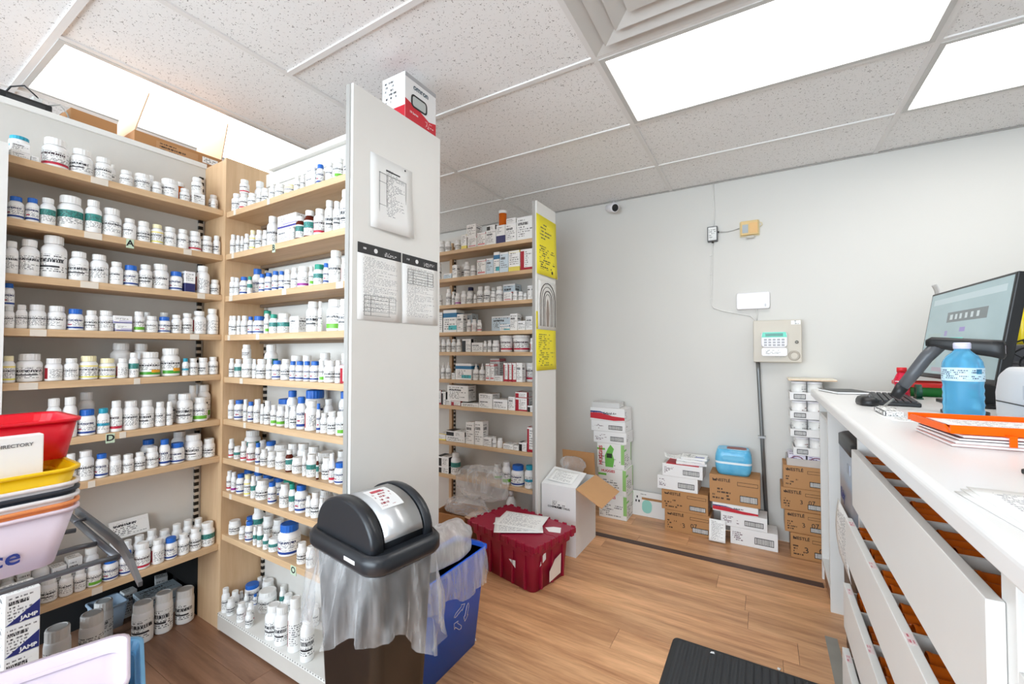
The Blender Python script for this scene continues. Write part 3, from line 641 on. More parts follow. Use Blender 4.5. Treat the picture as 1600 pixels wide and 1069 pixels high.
fill_shelf('B', BZ[8], CB4, '212,265,180,V;268,298,215,W;300,340,185,B;310,345,160,B/1;347,398,110,T/1;343,362,215,T;364,394,210,T;396,424,250,T;400,450,155,W/1;426,474,275,T;455,505,175,W/1;476,574,195,B;578,625,300,V;627,680,320,W;520,600,230,W/1', wb(9))
fill_shelf('C', CZ[0], CC1, '115,156,300,W;158,200,303,V;228,265,292,W;268,305,258,c6;312,375,275,c8;305,370,190,c0^;378,438,245,c8;440,510,230,c0;445,505,195,c4^;512,573,195,c3;518,572,88,A^;576,653,185,c0;582,648,148,c0^;655,775,140,c0', wc(1))
fill_shelf('C', CZ[1], CC1, '105,130,455,W;145,200,528,c7;205,238,468,c0;240,288,458,V;290,333,445,W;335,376,468,W;378,440,432,c8;442,492,422,c7;494,534,378,c5;537,596,382,c7;598,676,372,c6;680,772,362,c2', wc(2))
fill_shelf('C', CZ[2], CC1, '105,138,675,W;165,203,632,W;205,224,650,W;226,268,660,P;270,308,645,S;310,354,660,V;312,360,620,X/1;356,377,670,W;379,425,615,V;428,474,612,V;476,510,648,W;475,520,622,W/1;513,560,615,W;563,620,655,c8;560,645,602,c7/1;623,666,645,W;668,702,650,W;704,728,660,W;731,757,610,c0;759,778,608,c0', wc(3))
fill_shelf('C', CZ[3], CC1, '100,138,798,c4;142,236,780,c5;239,282,808,c0;310,342,845,W;283,345,805,c7/1;344,380,842,S;382,412,848,R;538,606,880,c5;472,606,822,c7/1;609,660,805,c0;662,715,855,c0;720,778,822,c0', wc(4))
fill_shelf('C', CZ[4], CC1, '100,132,980,W;134,167,980,V;169,202,980,W;204,236,980,V;238,273,980,W;275,337,980,c4;341,418,1005,c0;422,452,992,V;454,484,988,V;487,538,988,W;541,631,940,U;635,745,935,U;749,778,972,S', wc(5))
fill_shelf('C', CZ[5], CC2, '100,128,140,N;132,162,115,D;165,200,115,D;203,226,190,c0;228,338,125,c5;355,394,125,D;398,437,125,D;439,467,125,c8;469,498,128,c8;500,558,208,c0;470,540,90,c8/1;563,593,120,c2;595,620,120,c2;622,651,120,c2;653,694,120,c0;697,777,118,U', wc(6))
fill_shelf('C', CZ[6], CC2, '100,130,310,c2;132,163,320,c4;172,265,330,c0/1;172,318,275,c0/1^;165,198,375,c0;200,265,382,c2;268,390,398,c0;392,486,370,c0;392,486,332,c0^;490,590,372,c0;597,643,355,c0;645,726,360,c2;645,726,320,c2^;730,776,415,c4', wc(7))
fill_shelf('C', CZ[7], CC2, '100,163,610,c6;165,295,625,c0;165,295,590,c4^;303,360,530,c0;365,422,525,c0;425,480,635,c0;483,521,645,W;523,558,645,N;560,630,680,c0;633,668,695,c0;670,724,670,c4;728,777,565,c2', wc(8))
fill_shelf('C', CZ[8], CC2, '100,185,830,c4;100,185,765,c4^;190,275,745,T;500,555,820,G/1;558,614,808,G;618,710,830,B;714,775,832,K', wc(9))
print('bottles', NBOT[0], 'cartons', NCAR[0])
# ---------------------------------------------------------------- things on top of the shelving
def boxmesh(w, d, h): return B(-w / 2, w / 2, -d / 2, d / 2, 0, h)
def open_carton(name, label, loc, w, d, h, rz, mo, mi, flaps, cat='box', t=0.005, group=None):
    """corrugated carton: four walls, floor, and flaps {side: angle from upright outward in degrees, length}"""
    r = thing(name, label, cat, loc, rz, group)
    obj('bottom', B(-w / 2, w / 2, -d / 2, d / 2, 0, t), mo, r)
    for nm, q in (('wall', (-w / 2, w / 2, -d / 2, -d / 2 + t)), ('wall', (-w / 2, w / 2, d / 2 - t, d / 2)), ('wall', (-w / 2, -w / 2 + t, -d / 2 + t, d / 2 - t)), ('wall', (w / 2 - t, w / 2, -d / 2 + t, d / 2 - t))):
        obj(nm, B(q[0], q[1], q[2], q[3], t, h), mo, r)
    for sd, (ang, ln, mat) in flaps.items():
        a = math.radians(ang)
        if sd in ('-y', '+y'):
            s_ = -1 if sd == '-y' else 1
            m = MB(); e = Vector((0, s_ * math.sin(a), math.cos(a))) * ln; n = Vector((0, s_ * math.cos(a), -math.sin(a))) * t
            p = [Vector((-w / 2, s_ * d / 2, h)), Vector((w / 2, s_ * d / 2, h))]
        else:
            s_ = -1 if sd == '-x' else 1
            m = MB(); e = Vector((s_ * math.sin(a), 0, math.cos(a))) * ln; n = Vector((s_ * math.cos(a), 0, -math.sin(a))) * t
            p = [Vector((s_ * w / 2, -d / 2, h)), Vector((s_ * w / 2, d / 2, h))]
        n = -n
        m.rings([[p[0], p[1], p[1] + n, p[0] + n], [p[0] + e, p[1] + e, p[1] + e + n, p[0] + e + n]], smooth=False)
        obj('flap', m, mat, r)
    return r
cb = open_carton('cardboard_box', 'open brown cardboard box with upright flaps on top of shelving', (-2.60, 0.93, 2.223), 0.32, 0.36, 0.075, 0, cardboard, cardboard_in, {'-y': (-14, 0.20, cardboard_in), '+y': (8, 0.21, cardboard_in), '-x': (0, 0.02, cardboard_in)})
stk = obj('sticker', B(0, 0.0008, 0.09, 0.16, 0.03, 0.06), print_mat('sticker_print', rows=4, wscale=6), cb, (0.16, 0, 0))
obj('printed_panel', B(0, 0.0008, -0.10, 0.07, 0.015, 0.06), print_mat('carton_side_print', base=(186, 140, 96), ink=(70, 46, 30), rows=3, wscale=7, cut=0.4), cb, (0.16, 0, 0))
b2 = obj('cardboard_box', boxmesh(0.22, 0.15, 0.085), cardboard, None, (-2.58, 0.62, 2.223), 0.05, bevel=0.002); tag(b2, 'closed brown cardboard box beside the black network unit', 'box')
obj('tape_strip', B(-0.025, 0.025, -0.0758, 0.0758, 0.0852, 0.0856), M('clear_tape', (190, 150, 110), 0.25), b2)
bd = thing('network_switch', 'black network unit with trailing cords on top of shelving', 'electronics', (-2.475, 0.42, 2.223))
obj('case', boxmesh(0.10, 0.14, 0.045), black_plastic, bd, bevel=0.004)
obj('vent_grille', B(0.0505, 0.052, -0.05, 0.05, 0.012, 0.034), M('vent_dark', (50, 50, 52), 0.5), bd)
obj('cord', MB().tube([(-0.03, -0.05, 0.046), (-0.01, -0.03, 0.09), (0.02, 0.0, 0.10), (0.03, 0.03, 0.07), (0.02, 0.05, 0.05)], 0.003), M('black_cord', (20, 20, 22), 0.5), bd)
obj('cord', MB().tube([(0.03, 0.06, 0.047), (0.055, 0.09, 0.06), (0.06, 0.11, 0.03), (0.05, 0.12, 0.004)], 0.0028), M('grey_cord', (150, 150, 145), 0.5), bd)
obj('power_plug', B(-0.01, 0.03, 0.02, 0.05, 0.046, 0.07), M('white_plug', (220, 220, 216), 0.4), bd, bevel=0.004)
# papers, black sleeve on top of the corner bay
def paper_sheet(name, label, loc, w, d, rz, mat, curl=0.02, rot=None, cat='paper', nu=8, group=None, sag=0.0):
    m = MB().sheet(lambda u, v: ((u - 0.5) * w, (v - 0.5) * d, curl * (2 * u - 1) ** 2 * (0.5 + v) + sag * math.sin(v * 3.1)), nu, nu)
    o = obj(name, m, mat, None, loc, rz, rot, solid=0.0008); tag(o, label, cat, group); return o
pt = print_mat('plain_print', ink=(120, 120, 126), rows=26, wscale=20, text=(0.12, 0.88, 0.08, 0.92), rough=0.7)
paper_sheet('loose_paper', 'loose curled paper sheet on the corner bay top', (-1.93, 1.30, 2.235), 0.20, 0.14, 0.25, pt, 0.012, rot=(0.0, -0.10, 0.2))
bs = obj('black_sleeve', boxmesh(0.16, 0.10, 0.075), black_plastic, None, (-1.66, 1.33, 2.2262), 0.1, bevel=0.004); tag(bs, 'black printed package on the corner bay top', 'package')
obj('printed_panel', B(-0.07, 0.07, -0.0508, -0.0500, 0.012, 0.062), print_mat('black_package_print', base=(28, 28, 30), ink=(200, 200, 200), rows=4, wscale=6, cut=0.42), bs)
# boxed blood-pressure monitor on the white end panel
om = obj('monitor_carton', boxmesh(0.135, 0.195, 0.205), print_mat('monitor_box_side', rows=12, wscale=5, text=(0.1, 0.9, 0.4, 0.9), bands=((0, 1, 0, 0.3, (196, 24, 44)),)), None, (-1.352, 1.372, 2.2692), 0, bevel=0.001, seg=1)
tag(om, 'red and white blood pressure monitor box on the white end panel', 'box')
fp = obj('front_print', B(0.0675, 0.0682, -0.0965, 0.0965, 0.001, 0.204), M('box_white', (238, 238, 238), 0.4, var=0.01), om)
obj('red_panel', MB().prism([(-0.0965, 0.001), (0.0965, 0.001), (0.0965, 0.062), (0.05, 0.052), (0.0, 0.07), (-0.0965, 0.092)], 0.0683, 0.0688, 'x'), M('box_red', (206, 24, 44), 0.4, var=0.02), om)
obj('grey_panel', B(0.0683, 0.0688, -0.0965, 0.0965, 0.186, 0.204), M('box_grey', (176, 176, 178), 0.4), om)
obj('device_picture', MB().prism([(p[0] - 0.012, p[1] + 0.1) for p in rrect(0.10, 0.058, 0.018)], 0.0690, 0.0694, 'x'), black_plastic, om)
obj('screen_picture', MB().prism([(p[0] - 0.012, p[1] + 0.1) for p in rrect(0.082, 0.042, 0.01)], 0.0695, 0.0698, 'x'), M('lcd_grey', (190, 196, 194), 0.3), om)
lettering('OMRON'.lower(), 0.034, M('box_teal_ink', (60, 84, 100), 0.5), om, (0.0692, -0.002, 0.162), '+x', 0.0006)
lettering('10 Series', 0.014, paper, om, (0.0694, -0.045, 0.045), '+x')
obj('printed_panel', B(0.0690, 0.0693, 0.02, 0.085, 0.016, 0.048), print_mat('red_small_print', base=(206, 24, 44), ink=(240, 225, 225), rows=4, wscale=5), om)
# ---------------------------------------------------------------- notices
def wall_paper(name, label, x, y0, y1, z0, z1, mat, bow=0.006, cat='notice', group=None):
    m = MB().sheet(lambda u, v: (x + 0.0012 + bow * (1 - v) ** 2 * (0.3 + 0.7 * u), y0 + (y1 - y0) * u, z0 + (z1 - z0) * v), 6, 6)
    o = obj(name, m, mat, None, solid=0.0005); tag(o, label, cat, group); return o
n1 = wall_paper('posted_sheet', 'printed white sheet with a curled bottom edge, topmost on white panel', -1.27, 1.083, 1.302, 1.762, 2.048, print_mat('sheet_table', ink=(140, 140, 145), rows=44, wscale=20, text=(0.36, 0.80, 0.2, 0.86), rough=0.7), 0.016)
obj('title_print', B(-1.2685, -1.2682, 1.16, 1.235, 2.0, 2.006), inkm, n1)
tb = MB()
for q in ((1.125, 1.265, 1.985, 1.9862), (1.125, 1.265, 1.815, 1.8162), (1.125, 1.126, 1.815, 1.986), (1.162, 1.163, 1.815, 1.986), (1.264, 1.265, 1.815, 1.986), (1.125, 1.162, 1.95, 1.951), (1.125, 1.162, 1.86, 1.861)): tb.box(-1.2655 if q[2] < 1.9 else -1.2675, -1.2645 if q[2] < 1.9 else -1.2668, *q)
obj('table_lines', tb, inkm, n1)
pinm = M('dark_pin', (40, 40, 42), 0.4)
pn = obj('push_pin', MB().lathe([(0.003, 0), (0.004, 0.003), (0.0015, 0.005)], 10), pinm, None, (-1.27, 1.262, 2.038), 0, (0, math.pi / 2, 0)); tag(pn, 'small dark nail on white panel above the sheet', 'nail')
for (y0, y1, lab) in ((1.028, 1.243, 'black-headed printed sheet nearer the panel front edge'), (1.25, 1.466, 'black-headed printed sheet nearer the panel rear edge')):
    n2 = wall_paper('posted_sheet', lab, -1.27, y0, y1, 1.407, 1.693, print_mat('sheet_dense', ink=(135, 135, 140), rows=48, wscale=24, text=(0.12, 0.9, 0.1, 0.84), rough=0.7, fill=0.4), 0.003)
    obj('header_bar', B(-1.2686, -1.2680, y0, y1, 1.654, 1.693), M('header_black', (40, 40, 42), 0.5), n2)
    lettering('RxSafe', 0.0001, paper, n2, (0, 0, -50)) if False else None
    obj('header_print', B(-1.2679, -1.2676, y0 + 0.025, y0 + 0.07, 1.668, 1.678), print_mat('header_word', base=(40, 40, 42), ink=(245, 245, 245), rows=1, wscale=5, text=(0, 1, 0, 1), cut=0.2, fill=0.7), n2)
    obj('header_badge', MB().prism([(y0 + 0.084 + 0.009 * math.cos(k * 0.524), 1.673 + 0.009 * math.sin(k * 0.524)) for k in range(12)], -1.2679, -1.2675, 'x'), paper, n2)
    obj('header_print', B(-1.2679, -1.2676, y0 + 0.12, y1 - 0.02, 1.66, 1.678), print_mat('header_lines', base=(40, 40, 42), ink=(235, 235, 235), rows=3, wscale=9, text=(0.1, 1, 0, 1)), n2)
    tb = MB(); ta, tz, tw, thh = (y0 + 0.03, 1.425, 0.155, 0.075) if y0 < 1.1 else (y0 + 0.03, 1.575, 0.155, 0.06)
    for k in range(6): tb.box(-1.2672, -1.2664, ta, ta + tw, tz + thh * k / 5, tz + thh * k / 5 + 0.0009)
    for k in (0, 0.2, 0.78, 1): tb.box(-1.2672, -1.2664, ta + tw * k, ta + tw * k + 0.0009, tz, tz + thh)
    obj('table_lines', tb, inkm, n2)
yel = (242, 226, 40)
ny = wall_paper('yellow_notice', 'yellow notice with bold heading, upper one on far panel', -1.27, 2.44, 2.742, 1.803, 2.2, print_mat('yellow_sheet', base=yel, rows=26, wscale=6, text=(0.14, 0.88, 0.1, 0.5), rough=0.6), 0.012)
for k, (wd, zz) in enumerate(((0.12, 2.135), (0.2, 2.112), (0.17, 2.089), (0.2, 2.066), (0.17, 2.043), (0.12, 2.02))): obj('heading_print', B(-1.268, -1.2675, 2.59 - wd / 2, 2.59 + wd / 2, zz, zz + 0.014), print_mat('yellow_head', base=yel, ink=(40, 40, 30), rows=1, wscale=6, text=(0, 1, 0, 1), cut=0.3, fill=0.7), ny)
obj('round_badge', MB().prism([(2.59 + 0.035 * math.cos(k * 0.393), 1.98 + 0.02 * math.sin(k * 0.393)) for k in range(16)], -1.2678, -1.2670, 'x'), paper, ny)
lettering('24', 0.024, inkm, ny, (-1.2668, 2.59, 1.98), '+x', 0.0004)
obj('corner_badge', MB().prism([(2.66 + 0.012 * math.cos(k * 0.524), 1.835 + 0.012 * math.sin(k * 0.524)) for k in range(12)], -1.2600, -1.2592, 'x'), inkm, ny)
nm_ = wall_paper('posted_picture', 'black and white line drawing of an arch between yellow notices', -1.268, 2.462, 2.735, 1.44, 1.765, M('picture_paper', (232, 230, 226), 0.6, var=0.02), 0.002)
arch = M('drawing_line', (70, 62, 58), 0.6)
for k, rr in enumerate((0.115, 0.09, 0.062, 0.04)):
    pts = [(-1.2645, 2.60 + rr, 1.46)] + [(-1.2645, 2.60 + rr * math.cos(t * math.pi / 10), 1.64 + rr * 1.0 * math.sin(t * math.pi / 10)) for t in range(11)] + [(-1.2645, 2.60 - rr, 1.46)]
    obj('drawn_line', MB().tube(pts, 0.003 if k % 2 == 0 else 0.0018, 5), arch, nm_)
obj('drawn_figure', MB().prism([(2.585, 1.46), (2.615, 1.46), (2.625, 1.55), (2.612, 1.63), (2.6, 1.65), (2.588, 1.63), (2.578, 1.55)], -1.2655, -1.2645, 'x'), M('drawing_shade', (150, 136, 126), 0.6), nm_)
wall_paper('yellow_notice', 'plain yellow notice under the line drawing on far panel', -1.27, 2.435, 2.735, 1.165, 1.437, print_mat('yellow_sheet_low', base=yel, rows=20, wscale=6, text=(0.12, 0.9, 0.1, 0.9), rough=0.6, ink=(120, 112, 40)), 0.004)
wall_paper('yellow_notice', 'sliver of yellow paper at panel front edge beside the drawing', -1.27, 2.435, 2.458, 1.44, 1.555, M('yellow_paper', yel, 0.6, var=0.02), 0.001)
# ---------------------------------------------------------------- devices on the far wall
WY = WY1
devw = M('device_white', (236, 234, 238), 0.4, var=0.01)
sc_ = thing('security_camera', 'small white bullet security camera under the ceiling', 'camera', (-1.06, WY, 2.46))
obj('mount', MB().lathe([(0.03, 0), (0.03, 0.012), (0.012, 0.02)], 16), devw, sc_, (0, 0, 0.04), 0, (math.pi / 2, 0, 0))
obj('arm', MB().tube([(0, -0.015, 0.04), (0, -0.05, 0.03), (0.01, -0.07, 0.01)], 0.009), devw, sc_)
dirv = Vector((0.72, -0.62, -0.28)).normalized(); q_ = dirv.to_track_quat('Z', 'Y').to_euler()
hb = obj('housing', MB().lathe([(0.028, -0.05), (0.034, -0.045), (0.036, 0.045), (0.034, 0.05)], 20), devw, sc_, (0.01, -0.09, 0.0), 0, tuple(q_))
obj('lens', MB().lathe([(0.029, 0.0505), (0.028, 0.053), (0.012, 0.0535), (0.011, 0.050)], 20), black_plastic, hb)
obj('cord', MB().tube([(0, -0.012, 0.05), (0.005, -0.02, 0.07), (0, -0.006, 0.079)], 0.003), devw, sc_)
jb = thing('junction_box', 'grey framed junction box where the wall wires meet', 'electrical box', (-0.315, WY, 2.155))
obj('case', B(-0.034, 0.034, -0.04, 0, -0.055, 0.055), M('dark_grey_box', (92, 94, 96), 0.4), jb, bevel=0.004)
obj('cover', B(-0.027, 0.027, -0.044, -0.0402, -0.047, 0.047), print_mat('label_plate', base=(226, 226, 224), ink=(120, 120, 120), rows=7, wscale=4), jb)
obj('gland', MB().tube([(0.034, -0.02, 0.012), (0.044, -0.02, 0.012)], 0.006), black_plastic, jb); obj('gland', MB().tube([(0, -0.02, -0.055), (0, -0.02, -0.063)], 0.008), black_plastic, jb)
th = thing('thermostat', 'beige thermostat with grey display beside the junction box', 'thermostat', (-0.078, WY, 2.165), 0)
obj('base_plate', B(-0.062, 0.062, -0.012, 0, -0.055, 0.055), M('ivory', (226, 214, 176), 0.5), th, bevel=0.004)
obj('case', B(-0.056, 0.056, -0.035, -0.012, -0.05, 0.052), M('thermo_beige', (216, 186, 128), 0.45), th, bevel=0.005)
obj('display', B(-0.044, -0.008, -0.037, -0.035, -0.035, 0.025), M('thermo_lcd', (150, 160, 166), 0.2), th)
obj('door', B(0.0, 0.05, -0.0375, -0.035, -0.04, 0.035), M('thermo_door', (222, 178, 116), 0.45), th, bevel=0.001)
obj('lever', B(-0.02, 0.03, -0.03, -0.012, -0.072, -0.055), M('lever_grey', (190, 186, 176), 0.4), th, bevel=0.003)
obj('key_ring', MB().tube([(0.062, -0.015, 0.035), (0.075, -0.015, 0.03), (0.078, -0.015, 0.015), (0.064, -0.015, 0.005)], 0.003, 6), M('ivory'), th)
wirem = M('white_wire', (222, 220, 216), 0.5)
def wire(label, pts, r=0.004, mat=None, cat='cable', name='wall_cable'):
    return tag(obj(name, MB().tube(pts, r, 6), mat or wirem), label, cat)
yw = WY - 0.006
wire('thin white cable from ceiling down to the junction box', [(-0.308, yw, 2.536), (-0.308, yw, 2.45), (-0.302, yw, 2.33), (-0.306, yw, 2.25), (-0.31, yw, 2.212)])
wire('short grey cable linking junction box and thermostat', [(-0.268, yw - 0.012, 2.166), (-0.22, yw, 2.163), (-0.18, yw, 2.168), (-0.142, yw - 0.002, 2.176)], 0.003, M('grey_wire', (170, 168, 164), 0.5))
wl = wire('white cable dropping from junction box to the alarm cabinet', [(-0.315, yw - 0.01, 2.09), (-0.318, yw, 2.04), (-0.322, yw, 1.9), (-0.326, yw, 1.72), (-0.328, yw, 1.64), (-0.315, yw, 1.612), (-0.25, yw, 1.585), (-0.16, yw, 1.562), (-0.08, yw, 1.545), (-0.055, yw, 1.517), (-0.045, yw, 1.503)])
for zz in (2.0, 1.86, 1.68): obj('cable_clip', B(-0.336, -0.322, WY - 0.01, WY, zz, zz + 0.006), wirem, wl)
tr = thing('alarm_transmitter', 'white wedge-shaped transmitter box above the alarm cabinet', 'electronics', (-0.062, WY, 1.647))
obj('case', MB().rings([[(x * sx, y_, z * sz) for x, z in [(p[0], p[1]) for p in rrect(0.205, 0.118, 0.012)]] for y_, sx, sz in ((0, 1, 1), (-0.02, 1, 1), (-0.034, 0.97, 0.95))], smooth=False), devw, tr, bevel=0.002)
obj('face_facet', MB().prism([(-0.09, -0.03), (-0.07, 0.025), (0.06, 0.048), (0.09, 0.035), (0.02, 0.01)], -0.0352, -0.034, 'y'), M('facet_white', (246, 245, 248), 0.35, var=0), tr)
obj('indicator', B(0.07, 0.08, -0.036, -0.034, -0.045, -0.025), M('indicator_grey', (200, 200, 204), 0.3), tr)
obj('cord', MB().tube([(0.02, -0.01, -0.058), (0.025, -0.008, -0.09), (0.022, -0.006, -0.14)], 0.004), wirem, tr)
ac = thing('alarm_cabinet', 'beige steel alarm cabinet with keypad on the far wall', 'alarm panel', (0.077, WY, 1.218))
cabm = M('beige_steel', (198, 190, 176), 0.4, var=0.03)
obj('cabinet_body', B(-0.138, 0.138, -0.085, 0, 0, 0.284), cabm, ac, bevel=0.003)
obj('cabinet_door', B(-0.136, 0.136, -0.089, -0.0855, 0.003, 0.281), cabm, ac, bevel=0.001)
obj('lock', MB().lathe([(0.010, 0), (0.010, 0.006), (0.006, 0.007)], 14), M('lock_metal', (90, 86, 80), 0.3, 0.7), ac, (0.11, -0.089, 0.135), 0, (math.pi / 2, 0, 0))
lg = obj('warning_sticker', B(0.08, 0.132, -0.0898, -0.0892, 0.252, 0.278), print_mat('warning_print', rows=3, wscale=5, text=(0.3, 0.95, 0.05, 0.95)), ac)
obj('embossed_logo', MB().rings([[(0.095 + r_ * math.cos(t * 0.393), y_, 0.045 + r_ * math.sin(t * 0.393)) for t in range(16)] for r_, y_ in ((0.034, -0.0892), (0.034, -0.0896), (0.02, -0.0896), (0.02, -0.0892))], False, False), M('logo_shade', (176, 168, 156), 0.4), ac)
lettering('DSC', 0.034, M('logo_shade'), ac, (0.018, -0.0897, 0.045), '-y')
kp = thing('alarm_keypad', 'white alarm keypad with green screen hung on the alarm cabinet', 'keypad', (0.06, WY - 0.0895, 1.37))
obj('case', MB().rings([[(p[0], y_, p[1]) for p in rrect(0.15 * s_, 0.105 * s_, 0.02)] for y_, s_ in ((0, 1), (-0.018, 1), (-0.024, 0.95))], smooth=False), devw, kp)
obj('screen_bezel', MB().prism([(-0.072, 0.016), (0.072, 0.016), (0.066, 0.05), (-0.066, 0.05)], -0.0262, -0.024, 'y'), M('keypad_mint', (94, 210, 184), 0.35), kp)
obj('screen', B(-0.05, 0.05, -0.0268, -0.0263, 0.022, 0.042), M('keypad_green', (22, 126, 108), 0.25), kp)
for c in range(5):
    for r_ in range(3): obj('key', B(-0.058 + c * 0.025 + (0.0 if 0 < c < 4 else 0), -0.042 + c * 0.025, -0.0262, -0.024, -0.042 + r_ * 0.018, -0.031 + r_ * 0.018), M('key_grey', (160, 160, 164), 0.4), kp)
obj('fold_down_door', MB().rings([[(p[0], y_, p[1] - 0.082) for p in rrect(0.145, 0.055, 0.012)] for y_ in (-0.012, -0.022)], smooth=False), devw, kp)
obj('door_print', B(-0.06, 0.06, -0.0226, -0.0221, -0.104, -0.062), print_mat('keypad_print', rows=6, wscale=5, ink=(130, 130, 134)), kp)
cd = thing('conduit', 'grey steel conduit running from alarm cabinet down to the floor', 'conduit', (-0.03, WY, 0))
obj('pipe', MB().tube([(-0.008, -0.025, 1.217), (-0.004, -0.022, 1.15), (0.012, -0.022, 0.7), (0.035, -0.022, 0.08)], 0.0125, 10), M('steel_conduit', (128, 130, 130), 0.35, 0.6), cd)
obj('strap', B(-0.012, 0.034, -0.037, 0, 0.69, 0.705), metal_strip, cd); obj('foot_plate', B(-0.02, 0.08, -0.05, 0, 0.055, 0.085), devw, cd, bevel=0.003)
# ---------------------------------------------------------------- boxes stacked against the far wall
CW = (900, 580, 3.563)
def wx(cx, y=3.225): return ony(CW[0] + cx / CW[2], 600, y).x
def wz(cx, cy, y=3.225): return ony(CW[0] + cx / CW[2], CW[1] + cy / CW[2], y).z
ctn_white = print_mat('case_white', base=(236, 236, 236), ink=(120, 100, 110), rows=9, wscale=4, text=(0.05, 0.4, 0.2, 0.75))
ctn_brown = print_mat('case_brown', base=(180, 132, 84), ink=(70, 46, 28), rows=9, wscale=4, text=(0.06, 0.45, 0.12, 0.55))
ctn_green = print_mat('case_green', base=(238, 238, 236), ink=(140, 140, 140), rows=12, wscale=4, text=(0.05, 0.85, 0.1, 0.6), bands=((0.0, 0.3, 0.72, 0.8, (110, 190, 80)), (0.88, 1.0, 0.2, 1, (150, 200, 120))))
red_ink = M('red_print', (196, 30, 48), 0.5, var=0.02); navy_ink = M('navy_print', (40, 52, 120), 0.5); brown_ink = M('brown_print', (58, 38, 24), 0.6)
def bar_label(parent, w, xc, zc, yf, hh, ww):
    obj('barcode_frame', B(xc - ww / 2, xc + ww / 2, yf - 0.0006, yf, zc - hh / 2, zc + hh / 2), inkm, parent)
    obj('barcode', B(xc - ww / 2 + 0.004, xc + ww / 2 - 0.004, yf - 0.0011, yf - 0.0007, zc - hh / 2 + 0.004, zc + hh / 2 - 0.004), print_mat('barcode', rows=1, text=(0, 0, 0, 0), barcode=(0.02, 0.98, 0, 1), ink=(40, 40, 42)), parent)
def case(kind, label, cx0, cx1, cyt, z0, yf=3.225, d=0.2, rz=0.0, group='cases stacked along the far wall', z1=None, x0=None, x1=None):
    x0 = wx(cx0, yf) if x0 is None else x0; x1 = wx(cx1, yf) if x1 is None else x1; z1 = z1 if z1 else wz((cx0 + cx1) / 2, cyt, yf); h = max(z1 - z0, 0.02); w = x1 - x0
    m = {'w': ctn_white, 'r': ctn_white, 'b': ctn_brown, 'g': ctn_green}[kind]
    o = obj('shipping_case', boxmesh(w, d, h), m, None, ((x0 + x1) / 2, yf + d / 2, z0 + 0.0006), rz, bevel=0.0015, seg=1)
    tag(o, label, 'box', group); f = -d / 2
    obj('top_flap', B(-w / 2 + 0.002, w / 2 - 0.002, f + 0.002, -0.002, h, h + 0.0015), M('flap_white', (226, 224, 222), 0.6) if kind != 'b' else cardboard, o)
    obj('top_flap', B(-w / 2 + 0.002, w / 2 - 0.002, 0.002, -f - 0.002, h, h + 0.0015), M('flap_white') if kind != 'b' else cardboard, o)
    if kind in 'w': bar_label(o, w, w * 0.22, h * 0.42, f, h * 0.4, w * 0.4)
    if kind == 'r':
        obj('red_wave', MB().prism([(-w / 2 + 0.001, h * 0.16), (w * 0.2, h * 0.05), (w / 2 - 0.001, h * 0.12), (w / 2 - 0.001, h * 0.34), (w * 0.15, h * 0.4), (-w * 0.2, h * 0.62), (-w / 2 + 0.001, h * 0.6)], f - 0.0012, f - 0.0002, 'y'), red_ink, o)
        obj('blue_wave', MB().prism([(-w / 2 + 0.001, h * 0.62), (-w * 0.2, h * 0.64), (w * 0.1, h * 0.45), (-w * 0.2, h * 0.74), (-w / 2 + 0.001, h * 0.75)], f - 0.0014, f - 0.0002, 'y'), navy_ink, o)
        lettering('Enfamil A+', h * 0.24, inkm, o, (w * 0.08, f - 0.0016, h * 0.6), '-y', 0.0004)
    if kind == 'b':
        lettering('NESTLÉ', min(0.026, h * 0.2), brown_ink, o, (-w * 0.22, f - 0.0006, h * 0.83), '-y', 0.0006)
        obj('bird_mark', MB().prism([(-w * 0.43, h * 0.78), (-w * 0.36, h * 0.78), (-w * 0.35, h * 0.86), (-w * 0.40, h * 0.84), (-w * 0.44, h * 0.88)], f - 0.0006, f, 'y'), brown_ink, o)
        bar_label(o, w, w * 0.28, h * 0.25, f, h * 0.24, w * 0.34)
        fr = MB()
        for q in ((0.06, 0.46, 0.7, 0.715), (0.06, 0.46, 0.82, 0.835), (0.06, 0.068, 0.7, 0.835), (0.452, 0.46, 0.7, 0.835)): fr.box(w * q[0], w * q[1], f - 0.0006, f, h * q[2], h * q[3])
        obj('print_frame', fr, brown_ink, o)
    o['zt'] = z0 + h + 0.0026
    return o
G = 'cases stacked along the far wall'
# stack beside the far bay
s = case('g', 'white diaper case at the bottom of the tallest wall stack', 125, 278, 690, 0.0, d=0.2)
lettering('HUGGIES', 0.026, red_ink, s, (-0.03, -0.1006, s.dimensions.z - 0.02), '-y', 0.0008)
s = case('g', 'white diaper case, second from floor in the tallest wall stack', 122, 275, 545, s['zt'], d=0.2)
lettering('HUGGIES', 0.026, red_ink, s, (-0.03, -0.1006, s.dimensions.z - 0.02), '-y', 0.0008)
s = case('g', 'diaper case with upright red lettering and green picture', 116, 266, 405, s['zt'], d=0.2)
hz_ = s.dimensions.z
lettering('HUGGIES', 0.036, red_ink, s, (-0.077, -0.1006, hz_ / 2), '-y', 0.0012, roll=math.pi / 2)
obj('green_picture', MB().prism([(-0.04, 0.01), (0.02, 0.01), (0.03, hz_ * 0.35), (0.015, hz_ * 0.6), (0.028, hz_ * 0.8), (0.0, hz_ * 0.96), (-0.02, hz_ * 0.8), (-0.045, hz_ * 0.5)], -0.1012, -0.1002, 'y'), M('leaf_green', (110, 186, 80), 0.5, var=0.15), s)
obj('dark_picture', B(-0.03, 0.012, -0.1018, -0.1012, hz_ * 0.42, hz_ * 0.6), M('dark_green', (34, 54, 36), 0.5), s)
s = case('w', 'white formula case resting on the diaper cases', 97, 278, 340, s['zt'], d=0.19)
s = case('w', 'white formula case directly under the red waved case, tallest stack', 84, 272, 280, s['zt'], d=0.19)
